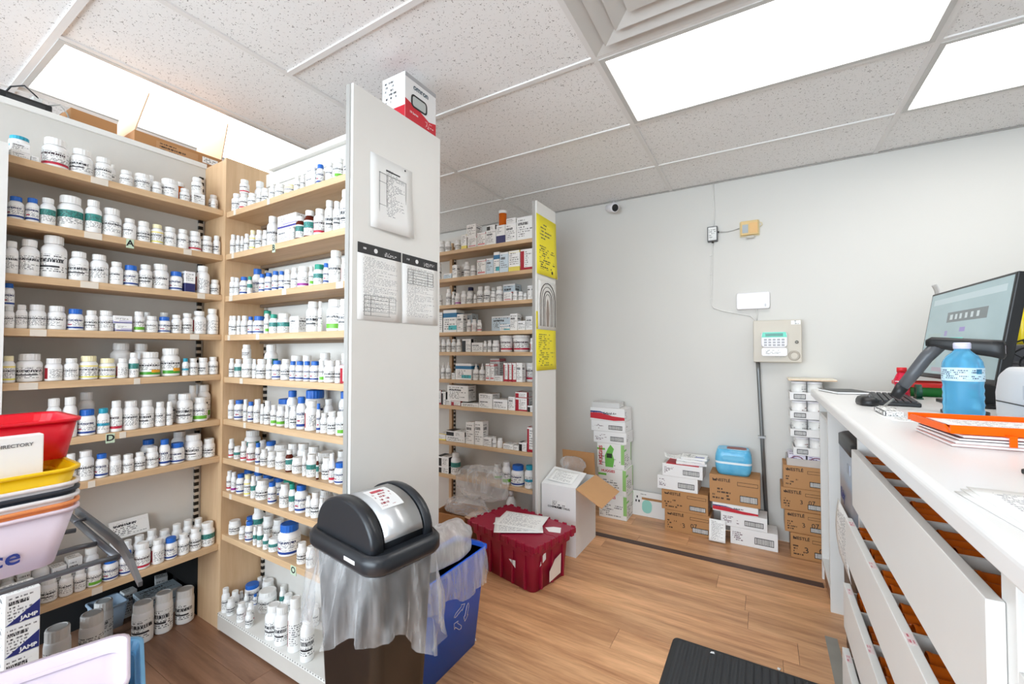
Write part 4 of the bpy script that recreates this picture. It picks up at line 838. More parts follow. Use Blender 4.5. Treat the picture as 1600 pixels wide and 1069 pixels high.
s = case('r', 'red and blue waved formula case in the tallest wall stack', 79, 270, 208, s['zt'], d=0.19)
fb = obj('flat_carton', boxmesh(0.22, 0.15, 0.04), M('grey_carton', (206, 205, 204), 0.5), None, (-1.08, 3.315, s['zt']), 0.06, bevel=0.0015, seg=1); tag(fb, 'flat grey carton on top of the tallest wall stack', 'carton')
obj('end_label', B(0.1102, 0.111, -0.06, 0.06, 0.006, 0.034), print_mat('sticker_print'), fb)
# low stack of two brown and two white cases
s = case('b', 'brown case at floor level with handwritten figure, under white cases', 488, 742, 790, 0.0, d=0.2, rz=0.0)
lettering('3   07', 0.045, inkm, s, (0.01, -0.1007, s.dimensions.z * 0.38), '-y', roll=0.12)
s = case('b', 'brown case between floor case and two white formula cases', 472, 728, 675, s['zt'], d=0.195)
s = case('w', 'white formula case upon two brown cases, lower of the pair', 449, 672, 592, s['zt'], d=0.19)
s = case('w', 'white formula case with red lid carrying loose booklets', 477, 700, 525, s['zt'], d=0.18)
obj('red_edge', B(-0.11, 0.11, -0.089, 0.089, s.dimensions.z - 0.001, s.dimensions.z + 0.0022), red_ink, s)
zb = s['zt'] + 0.002
for k, (w_, d_, h_, r_, x_) in enumerate(((0.20, 0.15, 0.018, 0.1, -0.46), (0.19, 0.14, 0.016, -0.12, -0.45), (0.17, 0.13, 0.015, 0.05, -0.44))):
    bk = obj('booklet', boxmesh(w_, d_, h_), print_mat('booklet_cover', rows=6, wscale=4, bands=((0.55, 0.9, 0.1, 0.4, (150, 150, 196)),)), None, (x_, 3.315, zb), r_, bevel=0.001, seg=1); zb += h_ + 0.0012
    tag(bk, ['white booklet lying lowest on the red-lidded case', 'white booklet in the middle of the pile on the red-lidded case', 'white booklet lying topmost on the red-lidded case'][k], 'booklet')
    obj('page_block', B(-w_ / 2 + 0.002, w_ / 2 + 0.0006, -d_ / 2 - 0.0006, d_ / 2 - 0.002, 0.003, h_ - 0.003), paper, bk)
paper_sheet('loose_paper', 'loose white sheet sticking out of the booklets on the stack', (-0.585, 3.30, zb - 0.02), 0.12, 0.10, 0.3, pt, 0.01, rot=(0.05, 0.12, 0.3))
lp = thing('flattened_box', 'white flattened box leaning on wall behind the brown cases', 'box', (-0.78, 3.40, 0.001), 0, None, (-0.10, 0, 0))
obj('panel', B(-0.14, 0.16, -0.004, 0.004, 0, 0.185), print_mat('flat_box_print', base=(234, 234, 232), rows=6, wscale=3, text=(0.1, 0.4, 0.5, 0.9)), lp)
obj('teal_picture', MB().prism([(p[0] - 0.02, p[1] + 0.075) for p in rrect(0.075, 0.10, 0.036)], -0.0052, -0.0042, 'y'), M('teal_print', (150, 212, 200), 0.5), lp)
obj('torn_edge', B(-0.06, 0.16, -0.0062, -0.0046, 0.125, 0.142), cardboard, lp)
# third stack with blue wipes on top
s = case('w', 'white formula case lying lowest, under the wipes stack', 850, 1112, 888, 0.0, d=0.16)
s = case('w', 'white formula case second from floor, under the wipes stack', 798, 1055, 803, s['zt'], d=0.16)
s = case('r', 'red waved formula case beneath the brown case of wipes stack', 753, 1006, 748, s['zt'], d=0.19)
s = case('b', 'brown case directly beneath the blue wipes package', 737, 1018, 590, s['zt'], d=0.20)
wp = thing('wipes_package', 'soft blue plastic package of wipes atop a brown case', 'package', ((wx(765) + wx(972)) / 2, 3.32, s['zt'] + 0.001), 0.03)
ww_ = wx(972) - wx(765); wh = wz(870, 445) - s['zt']
mb = MB(); n_ = 20
rg = []
for t in range(9):
    v = t / 8; k = 1 - 0.16 * abs(2 * v - 1) ** 3; rg.append([(p[0] * k, p[1] * k, wh * v) for p in rrect(ww_, 0.16, 0.04, 4)])
mb.rings(rg)
gb = NG('wipes_blue', 0.25); spz = gb.n('ShaderNodeSeparateXYZ'); gb.put(spz.inputs[0], gb.coord('Generated')); gb.color(gb.mix(gb.math('MULTIPLY', gb.math('GREATER_THAN', spz.outputs[2], 0.44), gb.math('LESS_THAN', spz.outputs[2], 0.52)), gb.mix(gb.noise(gb.coord(), 18, 3), srgb(60, 160, 212), srgb(120, 200, 232)), srgb(228, 240, 246))); gb.bump(gb.noise(gb.coord(), 30, 3), 0.6, 0.006)
obj('wrapper', mb, gb.m, wp)
obj('top_picture', MB().prism([(p[0] + 0.02, p[1]) for p in rrect(0.12, 0.09, 0.02)], wh, wh + 0.0015), print_mat('wipes_top', base=(226, 226, 228), ink=(130, 60, 50), rows=5, wscale=3), wp)
obj('label_band', MB().prism([(p[0], p[1] + wh * 0.7) for p in rrect(0.13, 0.028, 0.008)], -0.084, -0.0795, 'y'), print_mat('wipes_word', base=(110, 190, 226), ink=(240, 248, 252), rows=2, wscale=4, text=(0.1, 0.9, 0.1, 0.9), cut=0.35), wp)
lf = paper_sheet('loose_paper', 'curled printed sheet slipping down beside the lowest white case', (-0.285, 3.20, 0.075), 0.10, 0.14, 0.0, pt, 0.012, rot=(1.2, 0.0, 0.0))
# stack by the counter: brown cases, purple tray, trays of tins
s = case('b', 'brown case at the bottom of the stack beside the counter', 1182, 1400, 918, 0.0, d=0.2, yf=3.205)
lettering('3   0', 0.05, inkm, s, (0.02, -0.1007, s.dimensions.z * 0.4), '-y', roll=0.1)
s = case('b', 'brown case second from floor in the stack beside the counter', 1152, 1385, 790, s['zt'], d=0.2, yf=3.215)
lettering('3  07', 0.04, inkm, s, (0.02, -0.1007, s.dimensions.z * 0.42), '-y', roll=0.1)
s = case('b', 'brown case third from floor in the stack beside the counter', 1132, 1378, 660, s['zt'], d=0.2)
lettering('3  07', 0.036, inkm, s, (0.02, -0.1007, s.dimensions.z * 0.42), '-y', roll=0.06)
s = case('b', 'open topped brown case under the purple tray', 1146, 1390, 535, s['zt'], d=0.19)
zt = s['zt']
tx0, tx1 = wx(1168), wx(1395); tw = tx1 - tx0
pty = open_carton('display_tray', 'grey carton tray holding purple-marked packs on the brown cases', ((tx0 + tx1) / 2, 3.32, zt), tw, 0.19, 0.045, 0, M('tray_grey', (196, 188, 182), 0.6), paper, {})
for k in range(2):
    pk = obj('sachet_pack', boxmesh(tw / 2 - 0.012, 0.16, 0.06), print_mat('purple_pack', base=(226, 220, 234), ink=(120, 100, 150), rows=4, wscale=3), None, ((tx0 + tx1) / 2 + (k - 0.5) * (tw / 2 - 0.004), 3.32, zt + 0.006), 0, bevel=0.002, seg=1)
    tag(pk, ['pale purple pack in the grey tray, farther from the counter', 'pale purple pack in the grey tray, closer to the counter'][k], 'pack', 'packs in the grey tray')
    obj('ring_mark', MB().rings([[(r_ * math.cos(t * 0.393), y_, 0.03 + 0.7 * r_ * math.sin(t * 0.393)) for t in range(16)] for r_, y_ in ((0.034, -0.0802), (0.034, -0.081), (0.027, -0.081), (0.027, -0.0802))], False, False), M('ring_maroon', (120, 50, 80), 0.5), pk)
zt += 0.0685
tin_m = print_mat('tin_label', base=(238, 236, 234), ink=(150, 120, 116), rows=7, wscale=8, text=(0.1, 0.95, 0.1, 0.7), bands=((0.3, 0.7, 0.55, 0.8, (214, 110, 110)),), rough=0.3)
tin_c = print_mat('tin_label_plain', base=(228, 228, 226), ink=(150, 150, 150), rows=7, wscale=8, text=(0.1, 0.95, 0.1, 0.8), rough=0.3)
tops = [wz(1290, c) for c in (372, 272, 168, 58)]
layer = ['lowest', 'second', 'third', 'topmost']
for k in range(4):
    h = tops[k] - zt; x0_, x1_ = wx(1190 if k else 1205), wx(1390); w_ = x1_ - x0_
    tr_ = open_carton('tin_tray', f'white tray of formula tins, {layer[k]} layer beside the counter', ((x0_ + x1_) / 2, 3.325, zt + 0.0004), w_, 0.19, h * 0.42, 0, M('tray_white', (232, 231, 230), 0.6), paper, {}, 'tray', group='trays of tins beside the counter')
    bar_label(tr_, w_, -w_ * 0.22, h * 0.2, -0.0955, h * 0.26, w_ * 0.34)
    r_ = (w_ - 0.016) / 4 - 0.001
    for i in range(2):
        for j in range(2):
            rr = min(r_, 0.044)
            tn = obj('formula_tin', MB().lathe([(rr, 0), (rr, h * 0.82)], 20), tin_m if k in (0, 2) else tin_c, None, ((x0_ + x1_) / 2 + (i - 0.5) * 2.04 * r_, 3.325 + (j - 0.5) * 0.0905, zt + 0.0062), -1.9)
            tag(tn, f"formula tin in the {layer[k]} tray, {'front' if j == 0 else 'rear'} row, {'away from' if i == 0 else 'toward'} the counter", 'tin', 'formula tins in trays')
            obj('plastic_lid', MB().lathe([(rr * 0.99, h * 0.82), (rr, h * 0.85), (rr, h * 0.915), (rr * 0.94, h * 0.92)], 20), devw, tn)
    zt += h + 0.002
lidp = tag(obj('carton_lid', boxmesh(0.25, 0.2, 0.012), M('lid_cream', (236, 228, 210), 0.6), None, (wx(1182) + 0.125, 3.325, zt), 0, bevel=0.002), 'cream carton lid on top of the tin trays', 'lid')
obj('lid_edge', B(-0.125, 0.125, -0.1012, -0.1, 0.002, 0.008), cardboard_in, lidp)
# ---------------------------------------------------------------- white open box and red tote on the floor
wbm = M('white_corrugated', (234, 234, 234), 0.6, var=0.02)
wbx = open_carton('open_box', 'white open box with brown flaps behind the red tote', (-1.142, 2.675, 0.0006), 0.238, 0.36, 0.425, 0, wbm, cardboard_in, {'+x': (118, 0.19, M('flap_brown', (204, 156, 108), 0.7)), '+y': (-8, 0.16, cardboard)})
obj('flap', MB().rings([[(-0.119, -0.18, 0.425), (0.119, -0.18, 0.425), (0.119, -0.18, 0.431), (-0.119, -0.18, 0.431)], [(-0.119, 0.02, 0.485), (0.115, 0.02, 0.470), (0.115, 0.02, 0.476), (-0.119, 0.02, 0.491)]], smooth=False), wbm, wbx)
obj('shipping_label', B(-0.05, 0.055, -0.1812, -0.1802, 0.28, 0.335), print_mat('ship_label', rows=5, wscale=4, head=(0.1, 0.3)), wbx)
lettering('CONTROLLED DRUG', 0.016, inkm, wbx, (0.003, -0.1815, 0.29), '-y', 0.0003)
pso = paper_sheet('loose_paper', 'white sheet lying on the flap of the white open box', (-1.145, 2.585, 0.466), 0.17, 0.13, 0.0, pt, 0.001, rot=(0.29, 0.06, 0.0))
# red attached-lid tote
redp = M('crimson_plastic', (152, 18, 52), 0.38, var=0.06)
TR = math.radians(-13)
tt = thing('tote', 'crimson plastic tote with interlocking lid on the floor', 'tote', (-1.255, 2.205, 0.0006), TR); tt.scale = (1, 1, 1.14)
def hollow(mb, secs, t):
    out = [(rrect(w_, d_, r_, 4), z) for w_, d_, r_, z in secs]; inn = [(rrect(w_ - 2 * t, d_ - 2 * t, max(r_ - t, 0.002), 4), z) for w_, d_, r_, z in reversed(secs)]
    inn[-1] = (inn[-1][0], secs[0][3] + t); return loft(mb, out + inn, True, True)
obj('body', hollow(MB(), [(0.45, 0.29, 0.03, 0), (0.475, 0.315, 0.03, 0.17), (0.48, 0.32, 0.03, 0.195)], 0.004), redp, tt)
obj('rim', loft(MB(), [(rrect(0.50, 0.34, 0.03), 0.175), (rrect(0.505, 0.345, 0.03), 0.205)], True, True, False), redp, tt)
for i in range(5): obj('rib', B(-0.19 + i * 0.09, -0.178 + i * 0.09, -0.163, -0.15, 0.01, 0.175), redp, tt)
for i in range(3): obj('rib', B(0.228, 0.243, -0.10 + i * 0.095, -0.088 + i * 0.095, 0.01, 0.175), redp, tt)
lid = []
NT = 16
for sd in (-1, 1):
    m = MB(); y0, y1 = (-0.185, 0.0) if sd < 0 else (0.0, 0.185)
    edge = []
    pts = []
    for k in range(NT + 1): pts.append((-0.27 + 0.54 * k / NT, 0.006 * (1 if k % 2 else -1)))
    oute = [(0.27, sd * 0.185), (-0.27, sd * 0.185)]
    poly = pts + oute
    m.prism(poly, 0.206, 0.232); l_ = obj('lid_flap', m, redp, tt, bevel=0.004)
    for k in range(9): obj('lid_tooth', B(-0.262 + k * 0.062, -0.235 + k * 0.062, sd * 0.185 - 0.006, sd * 0.185 + 0.006, 0.2, 0.2375), redp, l_, bevel=0.003)
    for s2 in (-1, 1):
        for k in range(3): obj('lid_tooth', B(s2 * 0.27 - 0.006, s2 * 0.27 + 0.006, sd * (0.02 + k * 0.055), sd * (0.048 + k * 0.055), 0.2, 0.2375), redp, l_, bevel=0.003)
stm = print_mat('sticker_print')
obj('sticker', MB().prism([(-0.03, 0.02), (0.07, 0.035), (0.075, 0.13), (0.02, 0.115), (-0.03, 0.07)], 0.2425, 0.2435, 'x'), print_mat('tote_sticker', base=(226, 214, 204), ink=(110, 90, 90), rows=7, wscale=3), tt)
obj('torn_sticker', MB().prism([(-0.11, 0.12), (-0.06, 0.14), (-0.06, 0.18), (-0.09, 0.16)], 0.2415, 0.2425, 'x'), paper, tt)
obj('sticker', B(-0.19, -0.15, -0.1625, -0.1612, 0.03, 0.075), print_mat('tote_code', base=(150, 170, 168), ink=(60, 70, 70), rows=6, wscale=3), tt)
obj('torn_sticker', MB().prism([(0.06, 0.12), (0.11, 0.09), (0.11, 0.125)], -0.163, -0.162, 'y'), paper, tt)
obj('torn_sticker', MB().prism([(0.14, 0.06), (0.19, 0.03), (0.25, 0.06), (0.23, 0.09), (0.21, 0.12), (0.17, 0.10)], 0.2325, 0.2333), paper, tt)
cT, sT = math.cos(TR), math.sin(TR)
def tote_at(x, y, z): return (-1.255 + x * cT - y * sT, 2.205 + x * sT + y * cT, z)
for k, (x, y, r_, lab) in enumerate(((0.015, -0.035, 0.25, 'printed sheet lying lowest on the crimson tote lid'), (-0.01, 0.02, -0.1, 'printed sheet lying uppermost on the crimson tote lid'))):
    paper_sheet('loose_paper', lab, tote_at(x, y, 0.2735 + 0.003 * k), 0.28, 0.216, TR + r_ + 0.5, print_mat('form_print', ink=(150, 150, 158), rows=30, wscale=20, text=(0.1, 0.9, 0.1, 0.92), rough=0.7), 0.001)
# ---------------------------------------------------------------- waste bin with liner, blue recycling bin
def film(name, rgb=(236, 238, 240), a=0.34, rough=0.18, emis=0):
    g = NG(name, rough); g.color(srgb(rgb)); nz = g.noise(g.coord(), 26, 4, 0.6)
    v = g.mapping(g.coord(), (22, 22, 5)); st = g.noise(v, 1.0, 3, 0.6)
    lw = g.n('ShaderNodeLayerWeight'); lw.inputs[0].default_value = 0.35
    al = g.math('ADD', g.math('MULTIPLY', lw.outputs['Facing'], 0.26), g.math('MULTIPLY', g.math('POWER', st, 4.0), 1.3))
    al = g.n('ShaderNodeMath', operation='ADD', use_clamp=True, i_0=al, i_1=a * 0.3).outputs[0]
    g.put(g.b.inputs['Alpha'], al); g.bump(st, 0.6, 0.012)
    g.b.inputs['Specular IOR Level'].default_value = 0.9
    MATS[name] = g.m; return g.m
clear_film = film('clear_liner', a=0.22); milky_film = film('milky_liner', a=0.55); gloss_film = film('gloss_film', a=0.14, rough=0.1)
charcoal = M('charcoal_plastic', (36, 39, 44), 0.32, var=0.03)
BXc, BYc = -1.07, 0.94
wbin = thing('waste_bin', 'charcoal swing-lid waste bin with clear liner beside white panel', 'waste bin', (BXc, BYc, 0.0006), math.radians(-8))
brown_body = M('dark_brown_bin', (24, 20, 18), 0.4, var=0.05)
obj('body', hollow(MB(), [(0.30, 0.19, 0.035, 0), (0.37, 0.25, 0.04, 0.60), (0.375, 0.255, 0.04, 0.63)], 0.004), brown_body, wbin)
rim = loft(MB(), [(rrect(0.41, 0.295, 0.06, 6), 0.625), (rrect(0.425, 0.31, 0.065, 6), 0.635), (rrect(0.425, 0.31, 0.065, 6), 0.662), (rrect(0.40, 0.285, 0.06, 6), 0.676), (rrect(0.375, 0.26, 0.05, 6), 0.672)])
obj('lid_rim', rim, charcoal, wbin)
# domed hood: arch profile along X, extruded along Y
def arch_pts(w_, h_, z0, n=20): return [(w_ / 2 * math.cos(math.pi * k / n), z0 + h_ * (math.sin(math.pi * k / n) ** 0.85)) for k in range(n + 1)]
hd = MB(); ap = arch_pts(0.345, 0.116, 0.672)
hd.rings([[(p[0] * s_, y_, 0.672 + (p[1] - 0.672) * s_) for p in ap] for y_, s_ in ((-0.128, 0.94), (-0.122, 0.99), (-0.112, 1.0), (-0.085, 1.0))], smooth=True)
obj('hood_end', hd, charcoal, wbin)
hd = MB(); hd.rings([[(p[0] * s_, y_, 0.672 + (p[1] - 0.672) * s_) for p in ap] for y_, s_ in ((0.085, 1.0), (0.112, 1.0), (0.122, 0.99), (0.128, 0.94))]); obj('hood_end', hd, charcoal, wbin)
hb_ = MB().rings([[(p[0] * 0.94, y_, 0.672 + (p[1] - 0.672) * 0.94) for p in ap] for y_ in (-0.085, 0.085)]); obj('hood_shell', hb_, charcoal, wbin)
silver = M('silver_flap', (196, 197, 198), 0.28, 0.55, var=0.02)
fl = MB(); A_ = []
for k in range(13):
    t = math.radians(8 + 92 * k / 12); r0, r1 = 0.3285 / 2 , 0.345 / 2
    A_.append(((r1 * math.cos(t), 0.672 + 0.1145 * math.sin(t) ** 0.85), (r0 * math.cos(t), 0.672 + 0.107 * math.sin(t) ** 0.85)))
fl.rings([[(a[0][0], -0.078, a[0][1]), (a[0][0], 0.078, a[0][1]), (a[1][0], 0.078, a[1][1]), (a[1][0], -0.078, a[1][1])] for a in A_])
sf = obj('swing_flap', fl, silver, wbin)
fw = MB(); fw.rings([[(0.1735 * math.cos(t), y_, 0.6725 + 0.1155 * math.sin(t) ** 0.85) for y_ in (-0.05, 0.04)] for t in [math.radians(48 + 42 * k / 6) for k in range(7)]], False, False, True, False)
obj('sticker', fw, print_mat('bin_sticker', base=(232, 232, 232), ink=(150, 60, 70), rows=7, wscale=4, text=(0.1, 0.9, 0.1, 0.9), bands=((0.2, 0.7, 0.75, 0.9, (200, 60, 80)),)), sf)
obj('rim_label', B(0.06, 0.12, -0.1565, -0.1552, 0.646, 0.656), devw, wbin)
# liner skirt hanging out under the lid
def perim(w_, d_, r_, n):
    P = rrect(w_, d_, r_, 6); L = [0]
    for i in range(len(P)): L.append(L[-1] + math.dist(P[i], P[(i + 1) % len(P)]))
    out = []
    for k in range(n):
        s_ = L[-1] * k / n; i = max(j for j in range(len(P)) if L[j] <= s_); t = (s_ - L[i]) / max(1e-9, L[i + 1] - L[i]); a, b = P[i], P[(i + 1) % len(P)]
        out.append((a[0] + (b[0] - a[0]) * t, a[1] + (b[1] - a[1]) * t))
    return out
def skirt(w_, d_, z0, drop, flare, n=96, m=16, seed=1, amp=0.018, dropf=None):
    rr = random.Random(seed); ph = [rr.uniform(0, 6.28) for _ in range(8)]; P = perim(w_, d_, 0.06, n); R = []
    for j in range(m + 1):
        v = j / m; ring = []
        for i, (x, y) in enumerate(P):
            a = 2 * math.pi * i / n; nx, ny = x / (w_ / 2), y / (d_ / 2); ln = math.hypot(nx, ny); nx, ny = nx / ln, ny / ln
            dz = drop * (1 + 0.22 * math.sin(2 * a + ph[0]) + 0.16 * math.sin(3 * a + ph[1]) + 0.08 * math.sin(7 * a + ph[2]))
            if dropf: dz *= dropf(a)
            fold = amp * v * (math.sin(11 * a + ph[3] + 2 * v) + 0.7 * math.sin(17 * a + ph[4] - 3 * v) + 0.6 * math.sin(29 * a + ph[5] + 4 * v))
            off = flare * (v ** 0.7) * (1 + 0.5 * math.sin(2 * a + ph[6])) - flare * 0.6 * max(0, v - 0.7) + fold
            ring.append((x + nx * off, y + ny * off, z0 - dz * v + 0.3 * fold))
        R.append(ring)
    return MB().rings(R, False, False)
obj('liner', skirt(0.40, 0.285, 0.634, 0.21, 0.035, seed=4), clear_film, wbin)
wbin.scale = (0.92, 0.86, 1.08)
# blue recycling bin with milky liner
bluep = M('recycle_blue', (8, 98, 232), 0.35, var=0.04)
rb = thing('recycling_bin', 'blue recycling bin with white arrows logo beside the white panel', 'recycling bin', (-1.175, 1.365, 0.0006))
def tap(mb, secs): return mb.rings([[(p[0] + cx_, p[1], z) for p in rrect(w_, d_, r_, 4)] for w_, d_, r_, z, cx_ in secs])
obj('body', tap(MB(), [(0.13, 0.38, 0.02, 0, 0.0), (0.17, 0.42, 0.02, 0.40, 0.02), (0.172, 0.422, 0.02, 0.43, 0.021), (0.162, 0.412, 0.018, 0.43, 0.021), (0.12, 0.37, 0.02, 0.01, 0.0)]), bluep, rb)
obj('rim', tap(MB(), [(0.176, 0.426, 0.02, 0.415, 0.021), (0.182, 0.432, 0.02, 0.418, 0.021), (0.182, 0.432, 0.02, 0.432, 0.021), (0.172, 0.422, 0.02, 0.434, 0.021), (0.172, 0.422, 0.02, 0.415, 0.021)]), bluep, rb)
# chasing arrows
arw = MB()
for k in range(3):
    t0 = k * 2 * math.pi / 3 + 0.3
    def R2(p, t=t0): return (p[0] * math.cos(t) - p[1] * math.sin(t), p[0] * math.sin(t) + p[1] * math.cos(t))
    outline = [(-0.034, 0.028), (0.008, 0.028), (0.008, 0.02), (0.03, 0.036), (0.008, 0.052), (0.008, 0.044), (-0.03, 0.044), (-0.042, 0.036), (-0.034, 0.028)]
    pts = [R2(p) for p in outline]
    arw.tube([(0.0, p[0], p[1]) for p in pts], 0.0012, 5)
lo_ = obj('recycle_logo', arw, devw, rb); lo_.location = (0.0875, 0.05, 0.195); lo_.rotation_euler = (0, math.atan2(0.04, 0.40), 0)
obj('liner', skirt(0.168, 0.43, 0.437, 0.12, 0.016, seed=9, amp=0.008, n=80, m=10), milky_film, rb, (0.036, 0, 0))
# crumpled liner bulging out of the recycling bin
def crumple(c, rad, seed, nu=40, nv=20, flat=1.0, amp=0.25, zmin=None):
    rr = random.Random(seed); K = [(Vector((rr.gauss(0, 1), rr.gauss(0, 1), rr.gauss(0, 1))), rr.uniform(0, 6.28)) for _ in range(14)]
    def f(u, v):
        th, ph = 2 * math.pi * u, math.pi * v
        d = Vector((math.sin(ph) * math.cos(th), math.sin(ph) * math.sin(th), math.cos(ph)))
        k = 1 + amp * sum(abs(math.sin(2.2 * d.dot(a) + b)) - 0.6 for a, b in K) / 5
        p = Vector((c[0] + rad[0] * d.x * k, c[1] + rad[1] * d.y * k, c[2] + rad[2] * d.z * k))
        if zmin is not None: p.z = max(p.z, zmin)
        return p
    return MB().sheet(f, nu, nv)
bgo = obj('plastic_bag', crumple((-1.15, 1.375, 0.475), (0.072, 0.165, 0.10), 5, zmin=0.439), film('white_bag', (244, 245, 247), 0.72, 0.3)); tag(bgo, 'crumpled white plastic bag stuffed in the blue recycling bin', 'plastic bag')
# clear bags and open carton at the foot of the far bay
oc_ = open_carton('cardboard_box', 'small open brown carton full of clear bags below far bay', (-1.80, 2.30, 0.0006), 0.24, 0.22, 0.22, 0.1, cardboard, cardboard_in, {'+x': (100, 0.06, cardboard_in)})
big = obj('clear_bag', crumple((-1.64, 2.355, 0.40), (0.20, 0.09, 0.13), 12, amp=0.3, zmin=0.318), clear_film); tag(big, 'large crumpled clear plastic bag below the far bay shelves', 'plastic bag')
bg3 = obj('clear_bag', crumple((-1.73, 2.30, 0.235), (0.16, 0.09, 0.075), 21, amp=0.35, zmin=0.226), film('ribbed_film', (230, 230, 232), 0.4, 0.15)); tag(bg3, 'shiny crinkled wrap bulging from the small brown carton', 'plastic bag')
bg4 = obj('clear_bag', crumple((-1.15, 2.765, 0.50), (0.085, 0.06, 0.06), 31, amp=0.3), gloss_film); tag(bg4, 'clear wrap poking out of the white open box', 'plastic bag')
ib = thing('isopropyl_bottle', 'white spray-shaped bottle standing behind the crimson tote', 'bottle', (-1.50, 2.505, 0.0006))
obj('body', MB().lathe([(0.035, 0), (0.04, 0.005), (0.04, 0.22), (0.03, 0.27), (0.014, 0.30)], 18), white_pl, ib); obj('cap', MB().lathe([(0.017, 0.30), (0.017, 0.335), (0.013, 0.34)], 16), CAPM['w'], ib)
# ---------------------------------------------------------------- bottles on the base deck and on the floor
def stand(px0, px1, pyt, pyb, style, label, z=0.0, back=0.0, shape=None):
    p = onz((px0 + px1) / 2, pyb, z); a = math.atan(((px0 + px1) / 2 - CXP) / FPX)
    D = (px1 - px0) * depth(p) / FPX * math.cos(a); dr = Vector((p.x, p.y, 0)).normalized(); c = p + dr * D * 0.5
    d_ = ray((px0 + px1) / 2, pyt); k_ = Vector((c.x, c.y, 0)).length / Vector((d_.x, d_.y, 0)).length; h = max(HC + d_.z * k_ - z, 0.03) * 0.96
    return bottle(style, (c.x, c.y, z + 0.0006), D * 0.97, h, label, shape=shape)
def t4(cx, cy): return (300 + cx / 3.459, 760 + cy / 3.459)
DK = [(110, 165, 590, 655, 'W'), (160, 212, 610, 715, 'V'), (195, 255, 640, 760, 'W'), (248, 320, 635, 770, 'R'), (312, 425, 655, 880, 'V'), (420, 515, 650, 880, 'V'), (512, 600, 600, 905, 'S'), (575, 660, 690, 960, 'V'),
      (213, 262, 575, 640, 'W'), (262, 352, 530, 640, 'B'), (350, 465, 560, 690, 'W'), (430, 505, 495, 610, 'W'), (365, 430, 485, 590, 'W'), (500, 560, 580, 680, 'W'), (320, 362, 600, 650, 'B'),
      (62, 112, 575, 640, 'W'), (225, 275, 690, 800, 'V'), (290, 340, 570, 640, 'W'), (470, 520, 470, 560, 'W'), (540, 600, 520, 640, 'T'), (640, 690, 640, 760, 'W')]
done = []
for k, (a, b, t, bt, st) in enumerate(sorted(DK)):
    x0_, y0_ = t4(a, t); x1_, y1_ = t4(b, bt)
    p = onz((x0_ + x1_) / 2, y1_, DZ); D = (x1_ - x0_) * depth(p) / FPX * math.cos(math.atan(((x0_ + x1_) / 2 - CXP) / FPX)) * 0.96
    c = p + Vector((p.x, p.y, 0)).normalized() * D / 2
    c.y = min(max(c.y, BY + D / 2 - 0.006), BYB - D / 2 - 0.004); c.x = min(max(c.x, BX0 + D / 2 + 0.004), BX1 - D / 2 - 0.016)
    for _ in range(30):
        hit = False
        for (q, Dq) in done:
            g_ = (D + Dq) / 2 + 0.001 - math.dist((c.x, c.y), (q.x, q.y))
            if g_ > 0:
                d2 = Vector((c.x - q.x, c.y - q.y, 0)); d2 = d2.normalized() if d2.length > 1e-4 else Vector((1, 0, 0)); c = c + d2 * g_; hit = True
                c.y = min(max(c.y, BY + D / 2 - 0.006), BYB - D / 2 - 0.004); c.x = min(max(c.x, BX0 + D / 2 + 0.004), BX1 - D / 2 - 0.016)
        if not hit: break
    else: D *= 0.6
    done.append((c.copy(), D))
    d_ = ray((x0_ + x1_) / 2, y0_); k_ = Vector((c.x, c.y, 0)).length / Vector((d_.x, d_.y, 0)).length; h = min(max(HC + d_.z * k_ - DZ, 0.05), 0.27)
    bottle(st, (c.x, c.y, DZ + 0.0006), D * 0.95, h, f"{STY[st][2]}, {ORD[k + 1]} from corner on the white base deck")
FJ = [(846, 995, 550, 800, 'V'), (985, 1110, 490, 732, 'V'), (1112, 1240, 468, 702, 'V'), (605, 750, 540, 770, 'W'), (523, 695, 615, 860, 'W'), (305, 495, 700, 930, 'W')]
for k, (a, b, t, bt, st) in enumerate(FJ):
    x0_, x1_ = a / 3.975, b / 3.975; Xc = -2.40; c = onx((x0_ + x1_) / 2, 540, Xc); c.z = 0
    D = (x1_ - x0_) * depth(c) / FPX * math.cos(math.atan(((x0_ + x1_) / 2 - CXP) / FPX)); 
    if k in (3,): c = onx((x0_ + x1_) / 2, 540, Xc - 0.15); c.z = 0
    d_ = ray((x0_ + x1_) / 2, 800 + t / 3.975); k_ = Vector((c.x, c.y, 0)).length / Vector((d_.x, d_.y, 0)).length
    bottle(st, (c.x, c.y, 0.0006), min(D * 0.93, 0.125), max(HC + d_.z * k_, 0.1), ['big white jar on floor under the bay, third from corner', 'big white jar on floor under the bay, second from corner', 'big white jar on floor under the bay, first from corner', 'big white jar standing behind another below the bay', 'big white jar below the bay, just right of the jug', 'wide white jug on the floor beside the blue-printed cartons'][k], shape='jar')
lb = thing('plastic_tub', 'pale blue open plastic tub on the floor under the bay', 'tub', (-2.665, 0.755, 0.0006))
obj('body', hollow(MB(), [(0.11, 0.09, 0.012, 0), (0.13, 0.115, 0.014, 0.11)], 0.003), M('pale_blue_plastic', (176, 196, 216), 0.4), lb); obj('rim', loft(MB(), [(rrect(0.132, 0.117, 0.014), 0.104), (rrect(0.138, 0.123, 0.014), 0.104), (rrect(0.138, 0.123, 0.014), 0.112), (rrect(0.126, 0.11, 0.012), 0.112)], False, False), M('pale_blue_plastic'), lb)
